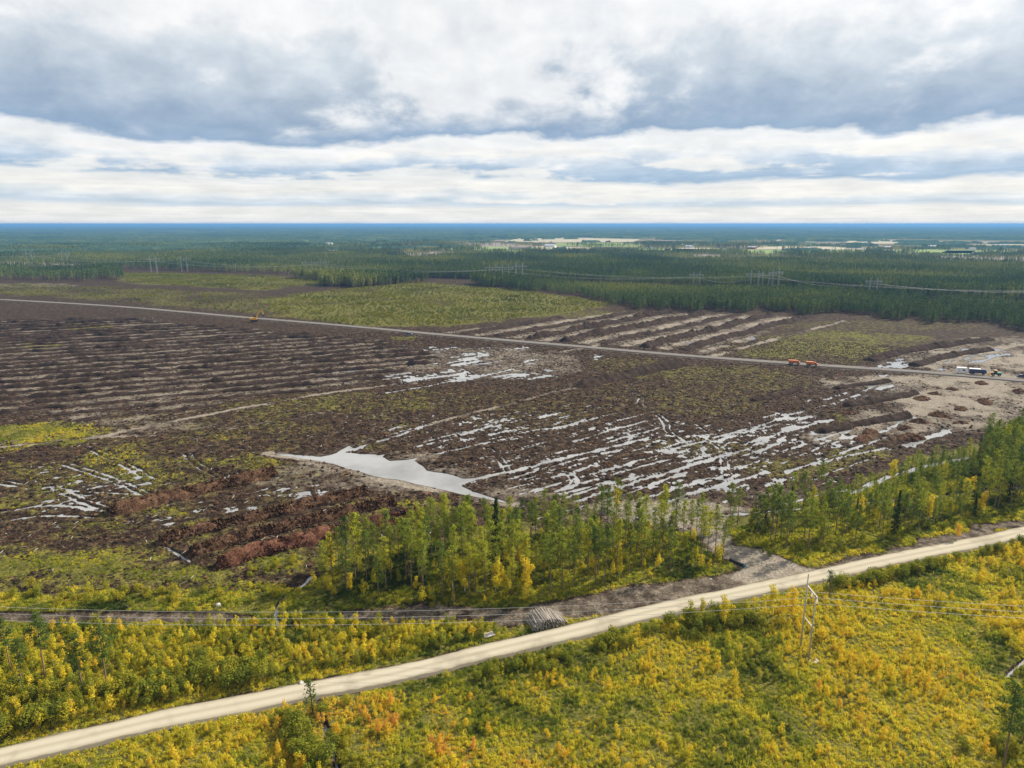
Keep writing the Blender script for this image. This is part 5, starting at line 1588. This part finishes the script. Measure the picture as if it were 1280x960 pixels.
# ------------------------------------------------------------------ things on the ground
M['log_bark'] = plain('weathered_log', (0.29, 0.255, 0.215), 0.9, scale=2.5, var=0.6)
M['log_dark'] = plain('mossy_log', (0.17, 0.145, 0.12), 0.9, scale=2.5, var=0.6)
rsL = np.random.default_rng(51)
lx, ly = gp(684, 786)
rt = ROAD[np.argmin(np.hypot(ROAD[:, 0] - lx, ROAD[:, 1] - ly)) + 1] - ROAD[np.argmin(np.hypot(ROAD[:, 0] - lx, ROAD[:, 1] - ly))]
ang = math.atan2(rt[1], rt[0])
pile = obj('log_pile', None, loc=(lx, ly + 2.0, 0.4), rotz=ang, label='stack of grey cut logs piled beside the gravel road', cat='log pile')
pile.scale = (0.86, 0.86, 0.8)
log_meshes = []
for k in range(4):
    m = MB(); ln = 5.2
    pts = [(0.03 * math.sin(t * 3 + k), -ln / 2 + ln * t, 0.02 * math.cos(t * 4 + k)) for t in (0, .3, .6, 1)]
    m.tube(pts, [0.155, 0.145, 0.135, 0.12], 6)
    log_meshes.append(m.mesh('log', M['log_bark'] if k < 3 else M['log_dark'], smooth=False))
nlog = 0
for row in range(10):
    wrow = 9.0 * (1 - (row / 10.5) ** 1.6) 
    nn_ = int(wrow / 0.30)
    for k in range(nn_):
        xx = -wrow / 2 + 0.30 * k + 0.17 * (row % 2) - 0.12 * row
        if nlog >= 260: break
        o = obj('log', log_meshes[rsL.integers(4)], pile, loc=(xx + rsL.normal() * 0.03, rsL.normal() * 0.28, 0.15 + row * 0.262 + rsL.normal() * 0.03))
        o.rotation_euler = (rsL.normal() * 0.02, rsL.uniform(0, 6.28), rsL.normal() * 0.05)
        nlog += 1

M['rubber'] = plain('black_pipe', (0.015, 0.016, 0.02), 0.5)
M['blue_plastic'] = plain('blue_plastic', (0.03, 0.12, 0.2), 0.4)
ax, ay = gp(912, 703); bx, by = gp(930, 711)
cp = obj('culvert_pipe', None, loc=(ax, ay, 0.55), label='black culvert pipe lying at the dirt junction beside the near pine stand', cat='pipe')
d = Vector((bx - ax, by - ay, 0))
m = MB(); m.tube([(0, 0, 0.2)] + [tuple(d * (i / 8) + Vector((0, 0, 0.2))) for i in range(1, 9)], 0.36, 12); m.build('pipe', M['rubber'], cp, smooth=False)
m = MB()
for i in range(14):
    c = d * ((i + 0.5) / 14); m.tube([tuple(c + Vector((0, 0, 0.2)) - d.normalized() * 0.05), tuple(c + Vector((0, 0, 0.2)) + d.normalized() * 0.05)], 0.41, 12)
m.build('ribs', M['rubber'], cp)
MB().tube([tuple(d * 0.99 + Vector((0, 0, 0.2))), tuple(d * 1.04 + Vector((0, 0, 0.2)))], 0.43, 12).build('end_cap', M['blue_plastic'], cp)

M['stone'] = plain('pale_granite', (0.36, 0.345, 0.32), 0.8, scale=3, var=0.2)


def boulder(px, py, r, label, seed):
    x, y = gp(px, py)
    bm = bmesh.new(); bmesh.ops.create_icosphere(bm, subdivisions=2, radius=r)
    rs = np.random.default_rng(seed); ph = rs.uniform(0, 6, 6)
    for v in bm.verts:
        k = 1 + 0.14 * math.sin(3 * v.co.x / r + ph[0]) + 0.12 * math.sin(4 * v.co.y / r + ph[1]) + 0.1 * math.sin(5 * v.co.z / r + ph[2])
        v.co *= k; v.co.z *= 0.75
    me = bpy.data.meshes.new('boulder'); bm.to_mesh(me); bm.free(); me.materials.append(M['stone'])
    obj('boulder', me, loc=(x, y, 0.4 + r * 0.45), label=label, cat='boulder', group='pale boulders')


boulder(377, 857, 0.42, 'pale boulder at the edge of the gravel road above the young pine', 1)
boulder(273, 760, 0.6, 'pale boulder beside the wet track, right of a smaller stone', 2)
boulder(161, 761, 0.45, 'small pale stone beside the wet track, left of the bigger boulder', 3)
boulder(888, 727, 0.3, 'small white stone on the cleared strip below the near pine stand', 4)
x, y = gp(611, 797)
sl = obj('slab', None, loc=(x, y, 0.5), rotz=ang + 0.1, label='pale flat plank slab lying on the far verge left of the log pile', cat='slab')
for k in range(4):
    MB().box((0, -0.55 + 0.36 * k, 0.15 + 0.01 * (k % 2)), (2.2, 0.33, 0.14)).build('plank', M['wood_grey'], sl)

# ------------------------------------------------------------------ machines
M['orange'] = plain('orange_paint', (0.50, 0.13, 0.025), 0.6, var=0.3, spec=0.5)
M['yellow'] = plain('yellow_paint', (0.70, 0.36, 0.04), 0.45, var=0.15, spec=0.5)
M['navy'] = plain('navy_paint', (0.03, 0.04, 0.10), 0.35, var=0.1, spec=0.5)
M['green_paint'] = plain('green_paint', (0.03, 0.22, 0.12), 0.4, var=0.1)
M['tyre'] = plain('tyre_rubber', (0.02, 0.02, 0.02), 0.9)
M['track'] = plain('steel_track', (0.05, 0.045, 0.04), 0.7)
M['rim'] = plain('rim_steel', (0.3, 0.3, 0.3), 0.5)


def wheel(parent, x, y, r, w):
    o = MB().tube([(0, -w / 2, 0), (0, -w / 2 * 0.7, 0), (0, w / 2 * 0.7, 0), (0, w / 2, 0)], [r * 0.9, r, r, r * 0.9], 16).build('wheel', M['tyre'], parent)
    o.location = (x, y, r)
    MB().tube([(0, -w / 2 - 0.02, 0), (0, w / 2 + 0.02, 0)], r * 0.5, 12).build('rim', M['rim'], o)


def dump_truck(px, py, rot, label, raised=0.0):
    x, y = gp(px, py)
    e = obj('dump_truck', None, loc=(x, y, 0.78), rotz=rot, label=label, cat='truck', group='orange dump trucks')
    e.scale = (0.66, 0.72, 0.75)
    MB().box((0.2, 0, 1.15), (8.6, 1.1, 0.5)).build('chassis', M['track'], e)
    MB().prism([(-4.4, 1.5), (-4.7, 2.9), (-4.0, 3.3), (1.4, 3.3), (1.7, 2.6), (1.2, 1.5)], -1.4, 1.4).build('dump_bed', M['orange'], e)
    MB().prism([(2.0, 1.1), (2.0, 3.1), (3.4, 3.1), (4.0, 2.2), (5.0, 2.0), (5.1, 1.1)], -1.25, 1.25).build('cab', M['orange'], e)
    MB().prism([(3.32, 3.0), (3.52, 3.0), (4.08, 2.25), (3.9, 2.25)], -1.0, 1.0).build('windscreen', M['glass_dark'], e)
    for s in (-1, 1):
        MB().box((2.75, s * 1.27, 2.55), (1.0, 0.06, 0.8)).build('side_window', M['glass_dark'], e)
        MB().box((5.1, s * 0.8, 1.5), (0.08, 0.35, 0.25)).build('headlight', M['white'], e)
        for wx in (-3.2, -1.4, 3.6): wheel(e, wx, s * 1.15, 0.85, 0.65)
    return e


sa = math.atan2(gp(1150, 466)[1] - gp(900, 449)[1], gp(1150, 466)[0] - gp(900, 449)[0])
dump_truck(992, 457, sa, 'left orange dump truck on the service road')
dump_truck(1014, 459, sa, 'right orange dump truck on the service road, cab to the right')


def excavator(px, py, rot, label):
    x, y = gp(px, py)
    e = obj('excavator', None, loc=(x, y, 0.9), rotz=rot, label=label, cat='excavator')
    e.scale = (1.2, 1.2, 1.25)
    for s in (-1, 1):
        t = MB().prism([(-2.3, 0.3), (-2.5, 0.6), (-2.2, 1.0), (2.2, 1.0), (2.5, 0.6), (2.3, 0.3), (1.9, 0.0), (-1.9, 0.0)], s * 1.5 - 0.35, s * 1.5 + 0.35).build('track', M['track'], e)
    MB().box((0, 0, 0.85), (2.6, 2.3, 0.5)).build('undercarriage', M['track'], e)
    MB().prism([(-2.6, 1.2), (-2.7, 2.3), (-1.4, 2.6), (1.2, 2.4), (1.7, 1.2)], -1.4, 1.4).build('house', M['yellow'], e)
    MB().prism([(0.3, 2.4), (0.2, 3.6), (1.5, 3.6), (1.9, 2.4)], 0.35, 1.45).build('cab', M['glass_dark'], e)
    MB().box((-2.45, 0, 1.75), (0.7, 2.5, 0.9)).build('counterweight', M['yellow'], e)
    b = MB().tube([(1.3, -0.2, 2.0), (2.4, -0.2, 4.6), (3.6, -0.2, 6.2), (5.4, -0.2, 7.2)], [0.42, 0.5, 0.4, 0.3], 4).build('boom', M['yellow'], e)
    MB().tube([(1.6, -0.2, 1.6), (3.0, -0.2, 4.8)], 0.12, 6).build('cylinder', M['rim'], b)
    MB().tube([(4.9, -0.2, 7.5), (6.6, -0.2, 4.2)], [0.34, 0.24], 4).build('stick', M['yellow'], e)
    MB().prism([(6.2, 4.3), (7.1, 4.2), (7.0, 3.2), (6.2, 2.9), (5.8, 3.5)], -0.8, 0.4).build('bucket', M['track'], e)


excavator(318, 403, R(20), 'yellow excavator with raised boom beside the far service road')


def lorry(px, py, rot, label, mat, name='truck', cat='truck', L=8.0, z=0.75):
    x, y = gp(px, py)
    e = obj(name, None, loc=(x, y, z), rotz=rot, label=label, cat=cat)
    MB().box((0, 0, 0.95), (L, 1.0, 0.35)).build('chassis', M['track'], e)
    MB().prism([(-L / 2, 1.15), (-L / 2, 2.9), (L * 0.18, 2.9), (L * 0.18, 1.15)], -1.25, 1.25).build('box_body', M[mat], e)
    MB().prism([(L * 0.22, 0.8), (L * 0.22, 2.9), (L * 0.4, 2.9), (L * 0.5, 1.9), (L * 0.5, 0.8)], -1.2, 1.2).build('cab', M[mat], e)
    MB().prism([(L * 0.405, 2.8), (L * 0.425, 2.8), (L * 0.51, 1.95), (L * 0.49, 1.95)], -1.0, 1.0).build('windscreen', M['glass_dark'], e)
    MB().box((-L * 0.16, 0, 3.0), (L * 0.66, 2.4, 0.16)).build('roof_hatch', M['white'], e)
    for s in (-1, 1):
        for wx in (-L * 0.36, -L * 0.22, L * 0.34): wheel(e, wx, s * 1.05, 0.5, 0.35)


def car(px, py, rot, label, mat, z=0.75, name='car', cat='car', loader=False):
    x, y = gp(px, py)
    e = obj(name, None, loc=(x, y, z), rotz=rot, label=label, cat=cat)
    MB().prism([(-2.2, 0.4), (-2.2, 1.05), (-1.9, 1.15), (1.1, 1.15), (2.1, 0.95), (2.2, 0.4)], -0.9, 0.9).build('body', M[mat], e)
    MB().prism([(-1.9, 1.15), (-1.5, 1.7), (0.3, 1.7), (1.1, 1.15)], -0.8, 0.8).build('cabin', M['glass_dark'], e)
    MB().box((-0.6, 0, 1.73), (1.75, 1.5, 0.07)).build('roof', M[mat], e)
    for s in (-1, 1):
        MB().box((2.16, s * 0.6, 0.8), (0.1, 0.35, 0.18)).build('headlight', M['white'], e)
        for wx in (-1.35, 1.35): wheel(e, wx, s * 0.82, 0.34, 0.24)


lorry(1221, 469.5, sa, 'dark navy lorry with pale roof parked beside the service road', 'navy')
x, y = gp(1201, 467.5)
ct = obj('site_cabin', None, loc=(x, y, 0.8), rotz=sa, label='small white site cabin left of the navy lorry', cat='cabin')
MB().box((0, 0, 1.5), (4.6, 2.4, 2.5)).build('wall', M['white'], ct)
MB().box((0, 0, 2.83), (4.8, 2.6, 0.15)).build('roof', M['roof_tin'], ct)
MB().box((-1.2, -1.22, 1.3), (0.9, 0.06, 1.9)).build('door', M['roof_tin'], ct)
MB().box((0.9, -1.22, 1.7), (1.2, 0.06, 0.8)).build('window', M['glass_dark'], ct)
for s in (-1.9, 1.9): MB().box((s, 0, 0.12), (0.3, 2.2, 0.28)).build('skid', M['track'], ct)
car(1277, 474, sa, 'dark car at the right picture edge beside the service road', 'navy')
car(512, 420, sa + 0.1, 'dark car on the far service road below the yellow-green scrub', 'navy')


def wheel_loader(px, py, rot, label):
    x, y = gp(px, py)
    e = obj('wheel_loader', None, loc=(x, y, 0.75), rotz=rot, label=label, cat='loader')
    MB().prism([(-2.4, 0.8), (-2.4, 1.9), (-0.6, 2.0), (-0.4, 0.8)], -0.9, 0.9).build('engine_cover', M['green_paint'], e)
    MB().prism([(-0.5, 0.8), (-0.4, 3.0), (0.7, 3.0), (0.9, 0.8)], -0.75, 0.75).build('cab', M['glass_dark'], e)
    MB().box((0.15, 0, 3.05), (1.3, 1.6, 0.12)).build('roof', M['yellow'], e)
    MB().tube([(0.9, 0, 1.6), (2.2, 0, 1.5), (2.9, 0, 0.7)], 0.22, 4).build('lift_arm', M['yellow'], e)
    MB().prism([(2.8, 0.1), (3.7, 0.1), (3.4, 0.5), (2.9, 1.2)], -1.25, 1.25).build('bucket', M['yellow'], e)
    for s in (-1, 1):
        for wx in (-1.5, 1.3): wheel(e, wx, s * 0.95, 0.7, 0.5)


wheel_loader(1244, 471.5, sa + math.pi, 'small green and yellow loader right of the navy lorry')

# ------------------------------------------------------------------ haze over the plain
def build_haze():
    m, q, out = new_mat('haze_air')
    v = q.n('ShaderNodeVolumePrincipled')
    v.inputs['Color'].default_value = (0.15, 0.36, 0.68, 1)
    v.inputs['Density'].default_value = 0.000085
    v.inputs['Anisotropy'].default_value = 0.1
    q.link(v.outputs[0], out.inputs['Volume'])
    b = MB().box((0, 0, 44.0), (124000, 124000, 96.0))
    b.build('haze', m, kind='stuff')


build_haze()
